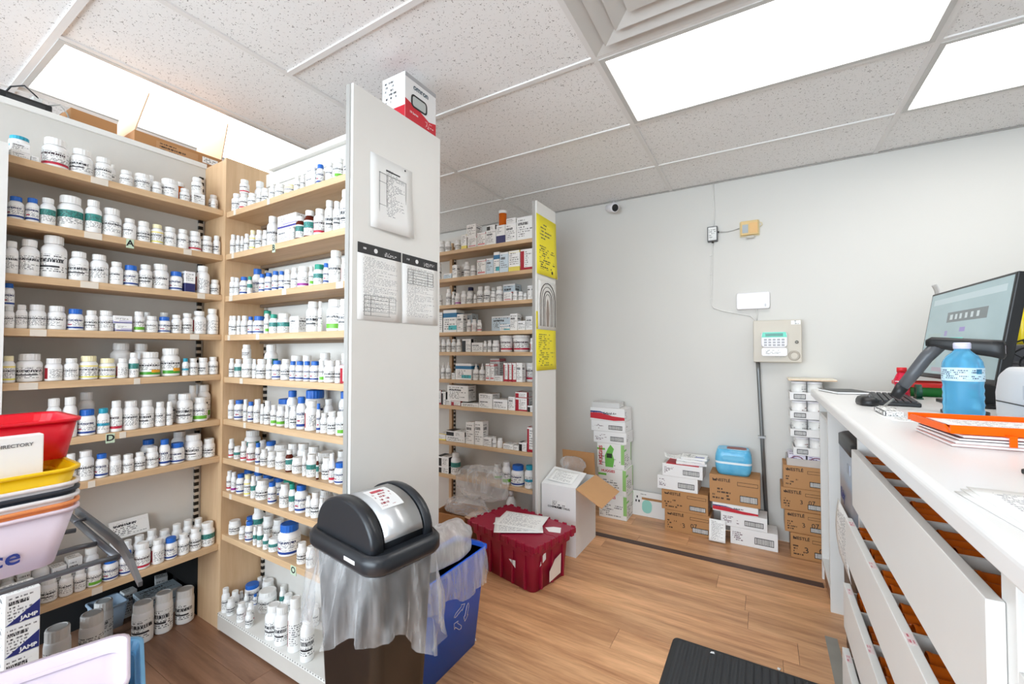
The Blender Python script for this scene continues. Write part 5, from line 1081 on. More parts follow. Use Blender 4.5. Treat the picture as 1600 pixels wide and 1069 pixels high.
for k, (x, y, z, w_, d_, h_, kd, rz, lab) in enumerate((
    (-2.575, 0.915, 0.0, 0.16, 0.10, 0.05, '0', 1.52, 'white carton at floor level near the corner, below the blue one'), (-2.57, 0.915, 0.052, 0.16, 0.11, 0.07, '7', 1.55, 'pale blue and white carton upon another in the floor corner'),
    (-2.69, 0.97, 0.0, 0.05, 0.05, 0.13, '0', 1.3, 'slim white carton upright at the back of the floor corner'), (-2.69, 0.84, 0.0, 0.05, 0.05, 0.12, '0', 1.6, 'slim white carton upright behind the pale blue tub'))):
    carton(kd, (x, y, z + 0.0006), w_, d_, h_, lab, rz)
for k in range(5):
    o = carton('0', (-2.145, 0.385, 0.0006 + k * 0.1012), 0.078, 0.10, 0.10, f"tall white and navy carton, {['lowest', 'second from floor', 'middle', 'fourth from floor', 'topmost'][k]} of the stack at bay end", math.pi / 2)
    obj('navy_corner', MB().prism([(-0.037, 0.002), (0.038, 0.002), (0.038, 0.058)], -0.0512, -0.0504, 'y'), M('navy_corner', (34, 44, 112), 0.5), o)
    lettering('JAMP', 0.017, paper, o, (0.014, -0.0516, 0.014), '-y', 0.0006)
carton('8', (-1.37, 1.165, DZ + 0.0006), 0.11, 0.06, 0.05, 'white and pink carton lying at the back of the base deck', 0.0)
lc = carton('0', (-2.362, 0.70, 0.475), 0.13, 0.016, 0.075, 'flat white carton leaning on the back board above bottles', math.pi / 2 + 0.0)
lc.location = (-2.345, 0.735, 0.498); lc.rotation_euler = (-0.35, 0.0, math.pi / 2)
# ---------------------------------------------------------------- counter, cabinet, drawers
CT_Z = 1.07; XF = 0.27; YE = 3.06
ctm = M('white_laminate', (238, 237, 236), 0.3, var=0.01)
ctop = obj('countertop', None, None, None, (0.7, 1.2, CT_Z - 0.04)); tag(ctop, 'long white laminate countertop with rounded front edge', 'countertop')
prof = [(0.235, 0.0)] + [(0.235 + 0.014 - 0.014 * math.cos(math.radians(k * 18)), 0.026 + 0.014 * math.sin(math.radians(k * 18))) for k in range(0, 6)] + [(1.25, 0.04), (1.25, 0.0)]
m = MB(); m.rings([[(p[0] - 0.7, y - 1.2, p[1]) for p in prof] for y in (-0.9, YE)], smooth=False)
obj('slab', m, ctm, ctop, bevel=0.003)
cabw = M('white_cabinet', (228, 227, 224), 0.4, var=0.02); cabg = M('grey_cabinet_inside', (196, 195, 190), 0.5, var=0.03)
cu = thing('counter_cabinet', 'white counter cabinet with open cubby and drawer bay', 'cabinet', (0.6, 1.2, 0))
cz = CT_Z - 0.0406
def cpart(n, q, mt, bv=0.001): return part(n, B(*q), mt, cu, bv)
cpart('end_panel', (XF, 1.2, 2.985, 3.005, 0.0, cz), cabw); cpart('partition', (XF, 1.2, 2.63, 2.65, 0.0, cz), cabw)
cpart('cubby_shelf', (XF, 1.2, 2.65, 2.985, 0.93, 0.948), cabw); cpart('cubby_floor', (XF, 1.2, 2.65, 2.985, 0.10, 0.118), cabw); cpart('kick_board', (XF + 0.01, XF + 0.025, 2.65, 2.985, 0.0, 0.10), M('kick_brown', (150, 112, 84), 0.6))
cpart('partition', (XF, 1.2, 1.835, 1.853, 0.0, cz), cabw); cpart('partition', (XF, 1.2, 0.79, 0.83, 0.0, cz), cabw)
cpart('partition', (XF, 1.2, 0.20, 0.22, 0.0, cz), cabw); cpart('back_board', (1.18, 1.2, 0.22, 2.985, 0.0, cz), cabg)
cpart('cubby_shelf', (XF, 1.18, 0.22, 0.79, 0.87, 0.888), cabw); cpart('cubby_shelf', (XF, 1.18, 0.22, 0.79, 0.55, 0.568), cabw); cpart('cubby_back', (0.6, 0.61, 0.22, 0.79, 0.05, cz), cabg)
for nm, x_, zt, zb_, k in (('top', 0.2502, 0.96, 0.772, 0), ('second', 0.230, 0.728, 0.585, 1), ('third', 0.222, 0.508, 0.36, 2), ('lowest', 0.216, 0.291, 0.10, 3)):
    dr = thing('drawer', f'white {nm} drawer of the counter holding orange vials' if k < 3 else 'white lowest drawer of the counter near the floor', 'drawer', (0.26, 1.32, zb_), 0, 'counter drawers')
    h = zt - zb_
    dp = lambda n, q, mt, bv=0.0015: obj(n, B(q[0] - 0.26, q[1] - 0.26, q[2] - 1.32, q[3] - 1.32, q[4], q[5]), mt, dr, bevel=bv)
    dp('front', (x_, x_ + 0.019, 0.815, 1.822, 0, h), cabw)
    hb2 = h - 0.045
    fz = h - 0.10; dp('drawer_floor', (x_ + 0.02, 0.68, 0.838, 1.825, fz, fz + 0.006), cabg, 0)
    for y_ in (0.838, 1.82): dp('drawer_side', (x_ + 0.02, 0.68, y_, y_ + 0.006, 0.018, h - 0.03), cabw, 0)
    dp('drawer_back', (0.674, 0.68, 0.844, 1.82, 0.018, hb2), cabw, 0)
    for y_ in (1.0, 1.165, 1.33, 1.495, 1.66): dp('divider', (x_ + 0.02, 0.674, y_, y_ + 0.008, 0.018, h - 0.012), M('divider_white', (222, 220, 214), 0.4), 0)
    for y_ in (1.76, 1.45, 1.12): obj('handle_label', B(x_ - 0.26 + 0.003, x_ - 0.26 + 0.016, y_ - 1.34, y_ - 1.30, h, h + 0.0004), print_mat('pink_label', base=(232, 214, 214), ink=(200, 90, 110), rows=2, wscale=3), dr) if k else None
    if k == 3: continue
    rv = random.Random(40 + k); cells = [(0.846, 0.998), (1.01, 1.163), (1.175, 1.328), (1.34, 1.493), (1.505, 1.658), (1.67, 1.818)]
    for ci, (ya, yb) in enumerate(cells):
        r_ = 0.017 + 0.004 * rv.random(); L_ = 0.072
        nrow = int((yb - ya - 0.016) // (2 * r_ + 0.002)); zlev = zb_ + fz + 0.0085
        for lv in range(3):
            for i in range(nrow):
                yy_ = ya + 0.008 + r_ + i * (2 * r_ + 0.002); zz_ = zlev + r_ + lv * (2 * r_ + 0.001)
                if zz_ + r_ > zb_ + h + 0.014 or (lv > 1 and rv.random() < 0.2): continue
                xx_ = x_ + 0.024 + rv.random() * 0.010
                v_ = obj('pill_vial', cm(('vbody',), lambda: MB().lathe([(0.9, 0), (0.93, 0.02), (1.0, 0.98), (1.0, 1.0), (0.9, 1.0), (0.84, 0.05)], 14, cap1=True), amber_pl), None, None, (xx_ + (L_ if rv.random() < 0.5 else 0), yy_, zz_), 0, (0, math.pi / 2, 0))
                if v_.location.x > xx_ + 0.01: v_.rotation_euler = (0, -math.pi / 2, 0)
                v_.scale = (r_, r_, L_)
                tag(v_, f"orange pill vial, {['lowest', 'middle', 'upper'][lv]} layer, {ORD[6 - ci]} compartment from the dark bin, {nm} drawer", 'vial', f'orange vials in the {nm} drawer')
                obj('rim', cm(('vrim',), lambda: MB().lathe([(1.0, 0.9), (1.05, 0.92), (1.05, 0.99), (1.0, 1.0)], 14, cap0=False, cap1=False), amber_pl), None, v_)
# tall dark bin in the knee space with a silver upper panel and papers
kb = thing('shredder_bin', 'tall dark bin with silver front panel under the counter', 'bin', (0.427, 2.235, 0.0006))
obj('body', loft(MB(), [(rrect(0.26, 0.36, 0.05), 0), (rrect(0.28, 0.38, 0.05), 0.72)]), M('dark_bronze', (62, 54, 48), 0.35, 0.4), kb)
obj('silver_panel', loft(MB(), [(rrect(0.282, 0.382, 0.05), 0.60), (rrect(0.285, 0.385, 0.05), 0.88)]), M('silver_panel', (170, 176, 188), 0.3, 0.4), kb)
obj('lid', loft(MB(), [(rrect(0.29, 0.39, 0.05), 0.88), (rrect(0.29, 0.39, 0.05), 0.925), (rrect(0.26, 0.36, 0.05), 0.935)]), black_plastic, kb)
obj('badge', B(-0.1445, -0.142, -0.12, -0.07, 0.80, 0.84), M('silver_panel'), kb)
lettering('Rely', 0.06, navy_ink, kb, (-0.1445, 0.05, 0.68), '-x', 0.001)
kp_ = MB().sheet(lambda u, v: (-0.150 - 0.012 * math.sin(v * 3), -0.17 + 0.30 * u, 0.40 + 0.24 * v), 6, 8)
kpo = obj('loose_paper', kp_, pt, None, (0.427, 2.235, 0), solid=0.0008); tag(kpo, 'printed sheets hanging on the tall dark bin under counter', 'paper')
# ---------------------------------------------------------------- things on the counter
Z = CT_Z + 0.0008
mo = thing('computer_monitor', 'large black computer monitor tilted back on the counter', 'monitor', (0.80, 2.455, Z))
W_, H_ = 0.69, 0.40
sc = obj('housing', B(0, 0.032, -W_ / 2, W_ / 2, 0, H_), black_plastic, mo, (-0.135, 0, 0.10), 0, (0, math.radians(9), 0.06), bevel=0.004)
gm = NG('screen_glow', 0.15); sp_ = gm.n('ShaderNodeSeparateXYZ'); gm.put(sp_.inputs[0], gm.coord('UV')); u_, v_ = sp_.outputs[0], sp_.outputs[1]
c_ = gm.mix(gm.noise(gm.coord('UV'), 3, 2), srgb(128, 148, 152), srgb(150, 170, 174))
c_ = gm.mix(rect_mask(gm, u_, v_, 0.3, 0.8, 0.62, 0.74), c_, srgb(96, 104, 106)); c_ = gm.mix(rect_mask(gm, u_, v_, 0.05, 0.95, 0.86, 0.93), c_, srgb(160, 176, 180))
for q in ((0.34, 0.38), (0.41, 0.44), (0.47, 0.5), (0.54, 0.57), (0.61, 0.64), (0.68, 0.71)): c_ = gm.mix(rect_mask(gm, u_, v_, q[0], q[1], 0.65, 0.71), c_, srgb(170, 180, 182))
c_ = gm.mix(rect_mask(gm, u_, v_, 0.5, 0.57, 0.5, 0.55), c_, srgb(130, 120, 170)); c_ = gm.mix(rect_mask(gm, u_, v_, 0.3, 0.34, 0.46, 0.52), c_, srgb(130, 124, 164)); c_ = gm.mix(rect_mask(gm, u_, v_, 0.05, 0.25, 0.1, 0.5), c_, srgb(140, 158, 156)); c_ = gm.mix(rect_mask(gm, u_, v_, 0.2, 0.5, 0.03, 0.08), c_, srgb(150, 140, 150))
gm.color(c_); gm.put(gm.b.inputs['Emission Color'], c_); gm.b.inputs['Emission Strength'].default_value = 0.35
MBs = MB(); MBs.quad((-0.0006, W_ / 2 - 0.012, 0.02), (-0.0006, -W_ / 2 + 0.012, 0.02), (-0.0006, -W_ / 2 + 0.012, H_ - 0.01), (-0.0006, W_ / 2 - 0.012, H_ - 0.01))
obj('screen', MBs.mesh('screen', False), gm.m, sc)
obj('stand_neck', B(-0.03, 0.01, -0.05, 0.05, 0.01, 0.3), black_plastic, mo, (-0.02, 0, 0)); obj('stand_foot', loft(MB(), [(rrect(0.2, 0.26, 0.02), 0), (rrect(0.2, 0.26, 0.02), 0.012)]), black_plastic, mo, (-0.05, 0, 0))
obj('sticky_tab', MB().sheet(lambda u, v: (-0.03 + 0.01 * v + 0.03 * v * v, 0.25 + 0.05 * u, 0.475 + 0.05 * v), 3, 4), M('tab_grey', (206, 204, 202), 0.5), mo, solid=0.0006) if False else None
tb_ = obj('sticky_tab', MB().sheet(lambda u, v: (0.004 - 0.02 * v * v, 0.265 + 0.06 * u, H_ - 0.015 + 0.055 * v), 3, 5), M('tab_grey', (206, 204, 202), 0.5), sc, solid=0.0008)
kbd = thing('keyboard', 'flat black computer keyboard lying on the counter', 'keyboard', (0.485, 2.47, Z), -0.12)
obj('case', B(-0.07, 0.07, -0.22, 0.22, 0, 0.016), black_plastic, kbd, bevel=0.004)
kk = M('key_black', (44, 45, 48), 0.45); kme = B(-0.0075, 0.0075, -0.0085, 0.0085, 0, 0.006).mesh('key'); kme.materials.append(kk)
for i in range(6):
    for j in range(20): obj('key', kme, None, kbd, (-0.055 + i * 0.021, -0.205 + j * 0.0215, 0.0162))
ms = thing('computer_mouse', 'black computer mouse at the counter front edge', 'mouse', (0.362, 2.245, Z), 0.1)
obj('shell', MB().rings([[(p[0] * s_, p[1] * s_, z) for p in rrect(0.062, 0.115, 0.03, 6)] for s_, z in ((0.92, 0), (1.0, 0.008), (0.97, 0.02), (0.82, 0.032), (0.5, 0.038))]), black_plastic, ms); obj('wheel', MB().lathe([(0.008, -0.004), (0.008, 0.004)], 12), M('wheel_grey', (90, 90, 92), 0.5), ms, (0, -0.03, 0.035), 0, (0, math.pi / 2, 0))
# barcode scanner on a stand
scn = thing('barcode_scanner', 'black hand-held barcode scanner resting in its stand', 'scanner', (0.605, 2.10, Z), math.radians(68)); scn.scale = (1.1, 1.1, 1.28)
obj('stand_base', MB().lathe([(0.055, 0), (0.055, 0.008), (0.02, 0.016)], 20), black_plastic, scn)
obj('stand_neck', MB().tube([(0, 0, 0.012), (0.0, 0, 0.08), (0.0, -0.01, 0.14)], 0.009), black_plastic, scn)
obj('cradle', B(-0.022, 0.022, -0.03, 0.02, 0.135, 0.152), black_plastic, scn, bevel=0.004)
hp = [(-0.11, 0.035, 0.022, 0.17), (-0.07, 0.04, 0.03, 0.19), (0.0, 0.04, 0.036, 0.19)]
hm = MB(); hm.rings([[(p[0], y_, zc + p[1]) for p in rrect(w_, h_, min(w_, h_) * 0.35, 4)] for y_, w_, h_, zc in ((0.085, 0.03, 0.018, 0.196), (0.07, 0.045, 0.03, 0.198), (0.0, 0.052, 0.04, 0.188), (-0.06, 0.06, 0.046, 0.180), (-0.085, 0.062, 0.05, 0.176), (-0.09, 0.05, 0.036, 0.176))]); obj('head', hm, black_plastic, scn)
gr_ = M('scanner_grey', (84, 86, 90), 0.35)
obj('grip', MB().tube([(0, 0.05, 0.195), (-0.005, 0.085, 0.155), (-0.008, 0.115, 0.11), (-0.01, 0.15, 0.06)], [0.02, 0.019, 0.0185, 0.016], 12), gr_, scn); obj('grip_end', MB().tube([(-0.01, 0.145, 0.068), (-0.011, 0.165, 0.035)], [0.018, 0.015], 12), black_plastic, scn)
obj('window', B(-0.022, 0.022, -0.0915, -0.090, 0.165, 0.187), M('scanner_window', (60, 20, 22), 0.1), scn); obj('status_light', B(-0.008, 0.008, 0.0, 0.03, 0.2085, 0.2105), M('light_teal', (90, 200, 180), 0.3), scn)
obj('cable', MB().tube([(-0.011, 0.168, 0.03), (-0.02, 0.19, 0.008), (-0.05, 0.19, 0.005), (-0.09, 0.15, 0.005)], 0.0035), M('grey_cord'), scn)
# blue water-like bottle
gB = NG('blue_liquid', 0.08); gB.color(srgb(126, 212, 250)); gB.b.inputs['Transmission Weight'].default_value = 0.65; gB.b.inputs['IOR'].default_value = 1.15
bb = thing('liquid_bottle', 'large clear bottle of bright blue liquid on the counter', 'bottle', (0.525, 1.83, Z))
pr = [(0.05, 0), (0.056, 0.006)] + [(0.0575 - (0.0025 if k % 2 else 0), 0.012 + k * 0.011) for k in range(10)] + [(0.058, 0.128), (0.058, 0.165), (0.055, 0.183), (0.044, 0.2), (0.028, 0.212), (0.022, 0.218), (0.022, 0.226)]
obj('body', MB().lathe(pr, 28), gB.m, bb); obj('cap', MB().lathe([(0.0245, 0.222), (0.0245, 0.238), (0.022, 0.241)], 24), M('lilac_cap', (214, 214, 236), 0.4), bb)
lbz = MB().sheet(lambda u, v: (0.0588 * math.cos(math.radians(-170 + 340 * u)), 0.0588 * math.sin(math.radians(-170 + 340 * u)), 0.126 + 0.04 * v), 28, 1)
obj('label', lbz, print_mat('water_label', base=(196, 226, 240), ink=(40, 60, 90), rows=7, wscale=18, text=(0.05, 0.95, 0.1, 0.9), bands=((0.56, 0.62, 0.55, 0.9, (40, 130, 170)),)), bb, (0, 0, 0), math.atan2(-1.83, -0.525) + 0.3)
rd = thing('drink_bottle', 'small red drink bottle with red cap beside the keyboard', 'bottle', (0.575, 2.74, Z))
obj('body', MB().lathe([(0.026, 0), (0.029, 0.006), (0.029, 0.045), (0.026, 0.055), (0.029, 0.068), (0.029, 0.085), (0.022, 0.105), (0.017, 0.115), (0.017, 0.12)], 20), M('red_plastic_gloss', (214, 24, 60), 0.25, var=0.05), rd); obj('cap', MB().lathe([(0.019, 0.119), (0.019, 0.14), (0.017, 0.142)], 20), M('red_cap', (222, 34, 44), 0.35), rd)
obj('label', MB().sheet(lambda u, v: (0.0296 * math.cos(6.0 * u), 0.0296 * math.sin(6.0 * u), 0.07 + 0.016 * v), 18, 1), print_mat('drink_label', base=(214, 24, 60), ink=(250, 250, 250), rows=2, wscale=16, text=(0.05, 0.95, 0, 1), cut=0.4), rd)
gt_ = thing('plastic_tray', 'green plastic tray with red rim behind the drink bottle', 'tray', (0.685, 2.90, Z), 0.0)
obj('body', hollow(MB(), [(0.15, 0.20, 0.02, 0), (0.18, 0.24, 0.025, 0.05)], 0.003), M('green_plastic', (28, 122, 50), 0.4), gt_); obj('rim', loft(MB(), [(rrect(0.182, 0.242, 0.025), 0.045), (rrect(0.194, 0.254, 0.028), 0.05), (rrect(0.194, 0.254, 0.028), 0.066), (rrect(0.178, 0.238, 0.024), 0.066)], False, False), M('red_rim', (226, 46, 44), 0.4), gt_)
td = thing('tape_dispenser', 'dark green tape dispenser on the counter near keyboard', 'tape dispenser', (0.615, 2.66, Z), 1.5)
obj('ring', MB().rings([[(r_ * math.cos(t * 0.393), y_, 0.034 + r_ * math.sin(t * 0.393)) for t in range(16)] for r_, y_ in ((0.033, -0.01), (0.033, 0.01), (0.017, 0.01), (0.017, -0.01), (0.033, -0.01))], False, False), M('dark_green_plastic', (18, 74, 56), 0.35), td); obj('foot', B(-0.04, 0.05, -0.012, 0.012, 0, 0.006), M('dark_green_plastic'), td, bevel=0.002)
# orange tray on a pile of papers
zq = Z
for k in range(4):
    nb = obj('folder', boxmesh(0.30, 0.22, 0.0065), [M('folder_pink', (226, 190, 186), 0.5), M('folder_white', (232, 228, 226), 0.5), M('folder_dark', (96, 84, 88), 0.5), M('folder_rose', (222, 170, 168), 0.5)][k], None, (0.515 + 0.004 * k, 1.485, zq), 0.06 + 0.015 * k, bevel=0.001, seg=1); zq += 0.0074
    tag(nb, ['pink folder lowest under the orange tray', 'white folder second from the counter under orange tray', 'dark folder third from the counter under orange tray', 'rose folder directly under the orange tray'][k], 'folder', 'folders under the orange tray'); obj('page_block', B(-0.1505, 0.148, -0.1105, 0.108, 0.0015, 0.005), paper, nb)
og = thing('letter_tray', 'translucent orange letter tray lying on folders', 'tray', (0.52, 1.49, zq + 0.0005), 0.10)
orm = amber('orange_plastic', (255, 104, 16), 0.15)
obj('tray_floor', loft(MB(), [(rrect(0.33, 0.23, 0.02), 0), (rrect(0.33, 0.23, 0.02), 0.003)]), orm, og)
for q in ((-0.165, 0.165, -0.116, -0.112), (-0.165, 0.165, 0.112, 0.116)): obj('tray_wall', B(q[0], q[1], q[2], q[3], 0.0, 0.020), orm, og, bevel=0.001)
obj('tray_wall', B(0.161, 0.165, -0.112, 0.112, 0, 0.02), orm, og); obj('front_lip', MB().prism([(-0.112, 0.003), (0.112, 0.003), (0.09, 0.018), (-0.09, 0.018)], -0.167, -0.163, 'x'), orm, og)
for x_ in (-0.07, 0.08): obj('foot', B(x_ - 0.006, x_ + 0.006, -0.136, -0.116, -0.0, 0.004), orm, og); obj('foot', B(x_ - 0.006, x_ + 0.006, -0.136, -0.131, -0.02, 0.0), orm, og, bevel=0.001)
paper_sheet('loose_paper', 'white form lying in the orange letter tray', (0.53, 1.50, zq + 0.0068), 0.28, 0.20, 0.10, print_mat('form_print'), 0.001)
paper_sheet('loose_paper', 'white sheet under the blue liquid bottle', (0.44, 1.86, Z - 0.0002), 0.20, 0.15, 0.1, pt, 0.0)
bb.location.z = Z + 0.0012; bb.scale = (0.80, 0.80, 1.02)
cbx = obj('card_box', boxmesh(0.05, 0.16, 0.016), print_mat('card_box', rows=3, wscale=3, bands=((0, 0.1, 0, 1, (60, 60, 64)),)), None, (0.375, 1.97, Z), 0.0, bevel=0.002, seg=1); tag(cbx, 'slim white card box behind the orange tray', 'box'); obj('clip', B(-0.0265, -0.0252, -0.07, -0.05, 0.003, 0.013), metal_strip, cbx)
nb2 = thing('notebook', 'dark spiral notebook at the far counter corner', 'notebook', (0.37, 2.86, Z), 0.3); obj('cover', boxmesh(0.16, 0.21, 0.012), black_plastic, nb2, bevel=0.001); obj('pages', B(-0.0805, 0.079, -0.1055, 0.104, 0.002, 0.01), paper, nb2)
for k in range(3): paper_sheet('loose_paper', ['printed sheet lowest at the counter edge near the cubbies', 'printed sheet between two others at the counter edge', 'printed sheet topmost at the counter edge near the cubbies'][k], (0.375 + 0.004 * k, 0.80 + 0.008 * k, Z + 0.0006 + 0.0014 * k), 0.216, 0.279, 0.10 - 0.05 * k, print_mat('form_print'), 0.0, group='sheets at counter edge')
sl = thing('stapler', 'black stapler on the counter beside the printed sheets', 'stapler', (0.46, 1.12, Z), 0.2); obj('base', boxmesh(0.13, 0.034, 0.01), black_plastic, sl, bevel=0.003); obj('arm', MB().prism([(-0.063, 0.012), (0.06, 0.012), (0.064, 0.026), (-0.06, 0.036)], -0.014, 0.014, 'y'), black_plastic, sl, bevel=0.003)
# printer
pn_ = thing('label_printer', 'white rounded printer with dark trim beside blue bottle', 'printer', (0.83, 1.83, Z), 0.0)
pw = M('printer_white', (232, 232, 234), 0.35, var=0.01)
pm_ = MB(); pm_.rings([[(x, y, z) for y, z in ((-0.17, 0), (0.17, 0), (0.175, 0.09), (0.15, 0.15), (0.10, 0.172), (-0.10, 0.172), (-0.15, 0.15), (-0.175, 0.09))] for x in (-0.185, 0.19)], smooth=False); obj('body', pm_, pw, pn_, bevel=0.02, seg=4)
obj('side_trim', MB().tube([(-0.19, -0.16, 0.02), (-0.192, -0.165, 0.08), (-0.19, -0.14, 0.13), (-0.188, -0.09, 0.15)], [0.01, 0.012, 0.012, 0.006], 8), M('printer_trim', (70, 74, 82), 0.35), pn_); obj('control_panel', B(-0.1875, -0.184, -0.10, -0.02, 0.08, 0.12), M('printer_panel', (200, 202, 208), 0.3), pn_); obj('seam', B(-0.1868, -0.184, -0.15, 0.15, 0.06, 0.063), black_plastic, pn_)
# black box, yellow food pouch, fan behind the monitor
dbx = thing('receipt_printer', 'dark grey boxy printer behind the monitor', 'printer', (1.12, 3.0, Z)); obj('case', boxmesh(0.30, 0.28, 0.25), M('dark_grey_case', (74, 74, 78), 0.4), dbx, bevel=0.01); obj('paper_slot', B(-0.10, 0.10, -0.1415, -0.139, 0.16, 0.17), black_plastic, dbx)
yp = thing('snack_pouch', 'bright yellow snack pouch standing on the dark printer', 'pouch', (1.085, 2.93, Z + 0.252), 0.3)
mb = MB(); mb.rings([[(p[0], p[1], z) for p in rrect(0.15, max(0.004, 0.05 * k), 0.002 + 0.02 * k * k, 3)] for z, k in ((0, 0.3), (0.03, 1), (0.1, 1.0), (0.18, 0.6), (0.225, 0.08), (0.24, 0.06))]); obj('pouch', mb, M('yellow_film', (244, 220, 40), 0.3, var=0.06), yp)
obj('blue_tab', B(-0.04, 0.05, -0.006, 0.006, 0.2, 0.226), M('blue_tab', (30, 84, 170), 0.4), yp); obj('orange_picture', MB().prism([(0.01 + 0.022 * math.cos(t * 0.5), 0.09 + 0.018 * math.sin(t * 0.5)) for t in range(13)], -0.03, -0.024, 'y'), M('orange_picture', (236, 140, 40), 0.4), yp)
fn = thing('desk_fan', 'small black wire desk fan behind the printer', 'fan', (0.92, 2.47, Z), -0.6)
obj('foot', MB().lathe([(0.06, 0), (0.06, 0.01), (0.015, 0.02), (0.012, 0.1)], 18), black_plastic, fn)
for k, r_ in enumerate((0.1, 0.07, 0.04)): obj('guard_ring', MB().tube([(r_ * math.cos(t * math.pi / 12), -0.03, 0.17 + r_ * math.sin(t * math.pi / 12)) for t in range(25)], 0.003, 6), black_plastic, fn)
for k in range(10): obj('guard_spoke', MB().tube([(0, -0.034, 0.17), (0.1 * math.cos(k * 0.628), -0.03, 0.17 + 0.1 * math.sin(k * 0.628))], 0.002, 5), black_plastic, fn)
for k in range(3):
    t = k * 2.094; obj('blade', MB().quad((0.012 * math.cos(t), -0.005, 0.17 + 0.012 * math.sin(t)), (0.085 * math.cos(t), 0.005, 0.17 + 0.085 * math.sin(t)), (0.085 * math.cos(t + 0.9), 0.02, 0.17 + 0.085 * math.sin(t + 0.9)), (0.012 * math.cos(t + 0.9), 0.008, 0.17 + 0.012 * math.sin(t + 0.9))), M('fan_grey', (120, 120, 124), 0.4), fn, solid=0.002)
obj('hub', MB().lathe([(0.02, 0), (0.02, 0.04), (0.01, 0.045)], 14), black_plastic, fn, (0, 0.02, 0.17), 0, (math.pi / 2, 0, 0))
# ---------------------------------------------------------------- rubber mat, floor patch, scraps
mt = thing('floor_mat', 'black ribbed rubber mat on the wooden floor', 'mat', (-0.08, 1.46, 0.0008))
obj('mat_border', loft(MB(), [(rrect(0.57, 1.15, 0.02), 0), (rrect(0.56, 1.14, 0.02), 0.008)]), M('mat_rubber', (44, 46, 48), 0.7), mt)
mm = MB(); NR = 38
mm.sheet(lambda u, v: (-0.26 + 0.52 * u, -0.555 + 1.11 * v, 0.0084 + 0.0035 * (1 if int(round(u * NR * 2)) % 4 in (1, 2) else 0)), NR * 2, 1, False); rb2 = obj('rib_field', mm, M('mat_rib', (50, 52, 55), 0.65), mt); rb2['kind'] = 'stuff'
struct(obj('trim_2', B(0.222, 0.268, 1.86, 2.40, -0.003, 0.0012), M('bare_concrete', (150, 146, 138), 0.9, var=0.15)))
for k, (px_, py_, lab) in enumerate(((1113, 1021, 'white paper scrap on the black mat edge'), (1217, 1046, 'white paper scrap on the floor by the black mat'), (742, 1000, 'white paper scrap on the floor beside the blue bin'))):
    p = onz(px_, py_, 0.011 if k == 0 else 0.001); o = obj('paper_scrap', MB().prism([(-0.008, -0.006), (0.009, -0.004), (0.006, 0.007), (-0.004, 0.005)], 0, 0.0015), paper, None, (p.x, p.y, 0.0135 if k == 0 else 0.001), k * 1.1); tag(o, lab, 'paper scrap')
# ---------------------------------------------------------------- wire rack with plastic bins in the foreground
rackm = M('rack_steel', (96, 98, 102), 0.3, 0.6, var=0.03)
rk = thing('wire_rack', 'grey steel wire rack carrying the coloured plastic bins', 'rack', (-1.55, -0.05, 0))
def rt(n, pts, r=0.0065): return part(n, MB().tube(pts, r, 8), rackm, rk)
for z_, xs_ in ((0.80, (-1.34, -1.48, -1.64, -1.80)), (0.455, (-1.18, -1.30, -1.42, -1.54))):
    for x_ in xs_: rt('wire', [(x_, -0.45, z_), (x_, 0.36 if z_ > 0.6 else 0.20, z_), (x_, 0.395 if z_ > 0.6 else 0.25, z_ - 0.004)])
    rt('end_rail', [(xs_[0], 0.395 if z_ > 0.6 else 0.25, z_ - 0.004), (xs_[-1], 0.42 if z_ > 0.6 else 0.25, z_ - 0.004)], 0.008)
    rt('rear_rail', [(xs_[0], -0.45, z_), (xs_[-1], -0.45, z_)], 0.008)
part('bracket_arm', MB().rings([[(x_, y_ - 0.004, z_ - h_), (x_, y_ + 0.004, z_ - h_), (x_, y_ + 0.004, z_ + h_), (x_, y_ - 0.004, z_ + h_)] for x_, y_, z_, h_ in ((-1.82, 0.44, 0.803, 0.012), (-1.49, 0.425, 0.803, 0.012), (-1.40, 0.42, 0.80, 0.014), (-1.30, 0.41, 0.785, 0.012), (-1.215, 0.40, 0.765, 0.005))], smooth=False), rackm, rk)
for y_ in (0.425,): rt('cross_wire', [(-1.70, y_ - 0.02, 0.803), (-1.70, y_ + 0.01, 0.803)], 0.005)
for x_ in (-1.22, -1.82): rt('post', [(x_, -0.45, 0.0), (x_, -0.45, 1.25)], 0.012)
for z_ in (0.80, 0.455): rt('post_clamp', [(-1.82, -0.45, z_), (-1.22, -0.45, z_)], 0.009)
def pbin(name, label, loc, L, Wd, H, col, rz=0.0, rimc=None, slots=True, taper=0.03, t=0.0016, group='coloured plastic bins on the wire rack', cat='bin'):
    r = thing(name, label, cat, loc, rz, group); m_ = M(*col) if isinstance(col, tuple) else col
    obj('body', hollow(MB(), [(Wd - 2 * taper, L - 2 * taper, 0.03, 0), (Wd - 0.004, L - 0.004, 0.035, H)], t), m_, r)
    obj('rim', loft(MB(), [(rrect(Wd - 0.008, L - 0.008, 0.033), H - 0.006), (rrect(Wd + 0.006, L + 0.006, 0.038), H - 0.006), (rrect(Wd + 0.008, L + 0.008, 0.039), H + 0.001), (rrect(Wd - 0.006, L - 0.006, 0.034), H + 0.001)], False, False), rimc or m_, r)
    obj('inner_ledge', loft(MB(), [(rrect(Wd - 0.010, L - 0.010, 0.033), H - 0.004), (rrect(Wd - 0.022, L - 0.022, 0.03), H - 0.022), (rrect(Wd - 0.026, L - 0.026, 0.03), H - 0.022), (rrect(Wd - 0.026 - taper * 0.1, L - 0.026 - taper * 0.1, 0.03), H - 0.03)], False, False, False), rimc or m_, r) if 'low' in label else None
    return r
lil = M('lilac_plastic', (232, 218, 232), 0.35, var=0.01)
bx_, by_ = -1.462, 0.15
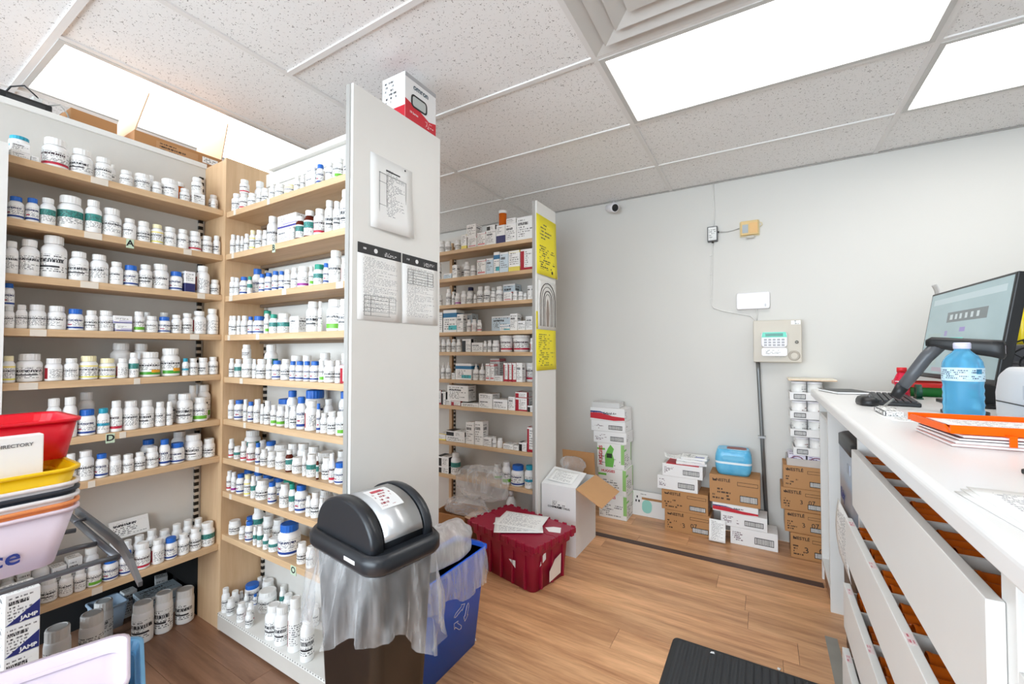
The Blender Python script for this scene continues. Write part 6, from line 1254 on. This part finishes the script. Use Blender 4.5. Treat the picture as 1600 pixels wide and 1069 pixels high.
b0 = pbin('storage_bin', 'pale lilac bin at the bottom of the nested stack, blue lettering', (bx_, by_, 0.812), 0.37, 0.225, 0.125, lil)
lettering('ce', 0.05, M('bin_blue_ink', (36, 58, 140), 0.5), b0, (0.0945, 0.074, 0.042), '+x', 0.0006, tilt=0.22)
STK = [('orange-rimmed bin nested second from the bottom', ('orange_bin', (240, 150, 90), 0.4)), ('white bin nested between orange and black ones', ('white_bin', (238, 234, 236), 0.4)), ('black bin nested under the upper white one', ('black_bin', (46, 52, 62), 0.4)), ('white bin nested directly under the yellow one', ('white_bin', (238, 234, 236), 0.4))]
for k, (lab, col) in enumerate(STK): pbin('storage_bin', lab, (bx_, by_, 0.812 + 0.0145 * (k + 1)), 0.37, 0.225, 0.125, col)
pbin('storage_bin', 'bright yellow bin on top of the nested white bins', (bx_, by_, 0.902), 0.37, 0.225, 0.125, ('yellow_bin', (250, 204, 10), 0.35))
wc_ = obj('document_box', boxmesh(0.03, 0.22, 0.20), M('white_card', (240, 238, 238), 0.4, var=0.01), None, (-1.412, 0.172, 0.905), 0.0, bevel=0.002); tag(wc_, 'slim white document box standing in the yellow bin', 'box')
lettering('IN DIRECTORY', 0.010, M('grey_ink', (110, 110, 114), 0.5), wc_, (0.0156, 0.06, 0.18), '+x', 0.0002)
rbk = pbin('storage_basket', 'bright red slotted basket perched above the yellow bin', (-1.575, 0.175, 1.0305), 0.37, 0.24, 0.095, ('red_bin', (226, 8, 36), 0.35), taper=0.018)
for k in range(7): obj('slot', B(-0.06 + k * 0.011, -0.055 + k * 0.011, 0.171, 0.1835, 0.045, 0.075), M('slot_grey', (196, 190, 188), 0.6), rbk)
bl2 = pbin('storage_bin', 'sky blue bin under the lowest lilac bin on the rack', (-1.31, 0.217, 0.464), 0.42, 0.285, 0.10, ('sky_bin', (110, 172, 214), 0.35), rz=-0.3, taper=0.02)
bl1 = pbin('storage_bin', 'pale lilac bin on the low rack shelf with a sheet inside', (-1.31, 0.217, 0.468), 0.37, 0.24, 0.125, lil, rz=-0.3, taper=0.03)
obj('red_base_band', loft(MB(), [(rrect(0.188, 0.318, 0.03), 0.012), (rrect(0.194, 0.324, 0.03), 0.03)], False, False), red_ink, bl1) if False else None
paper_sheet('loose_paper', 'white folded sheet lying inside the low lilac bin', (-1.31, 0.24, 0.49), 0.14, 0.20, -0.3, pt, 0.01)
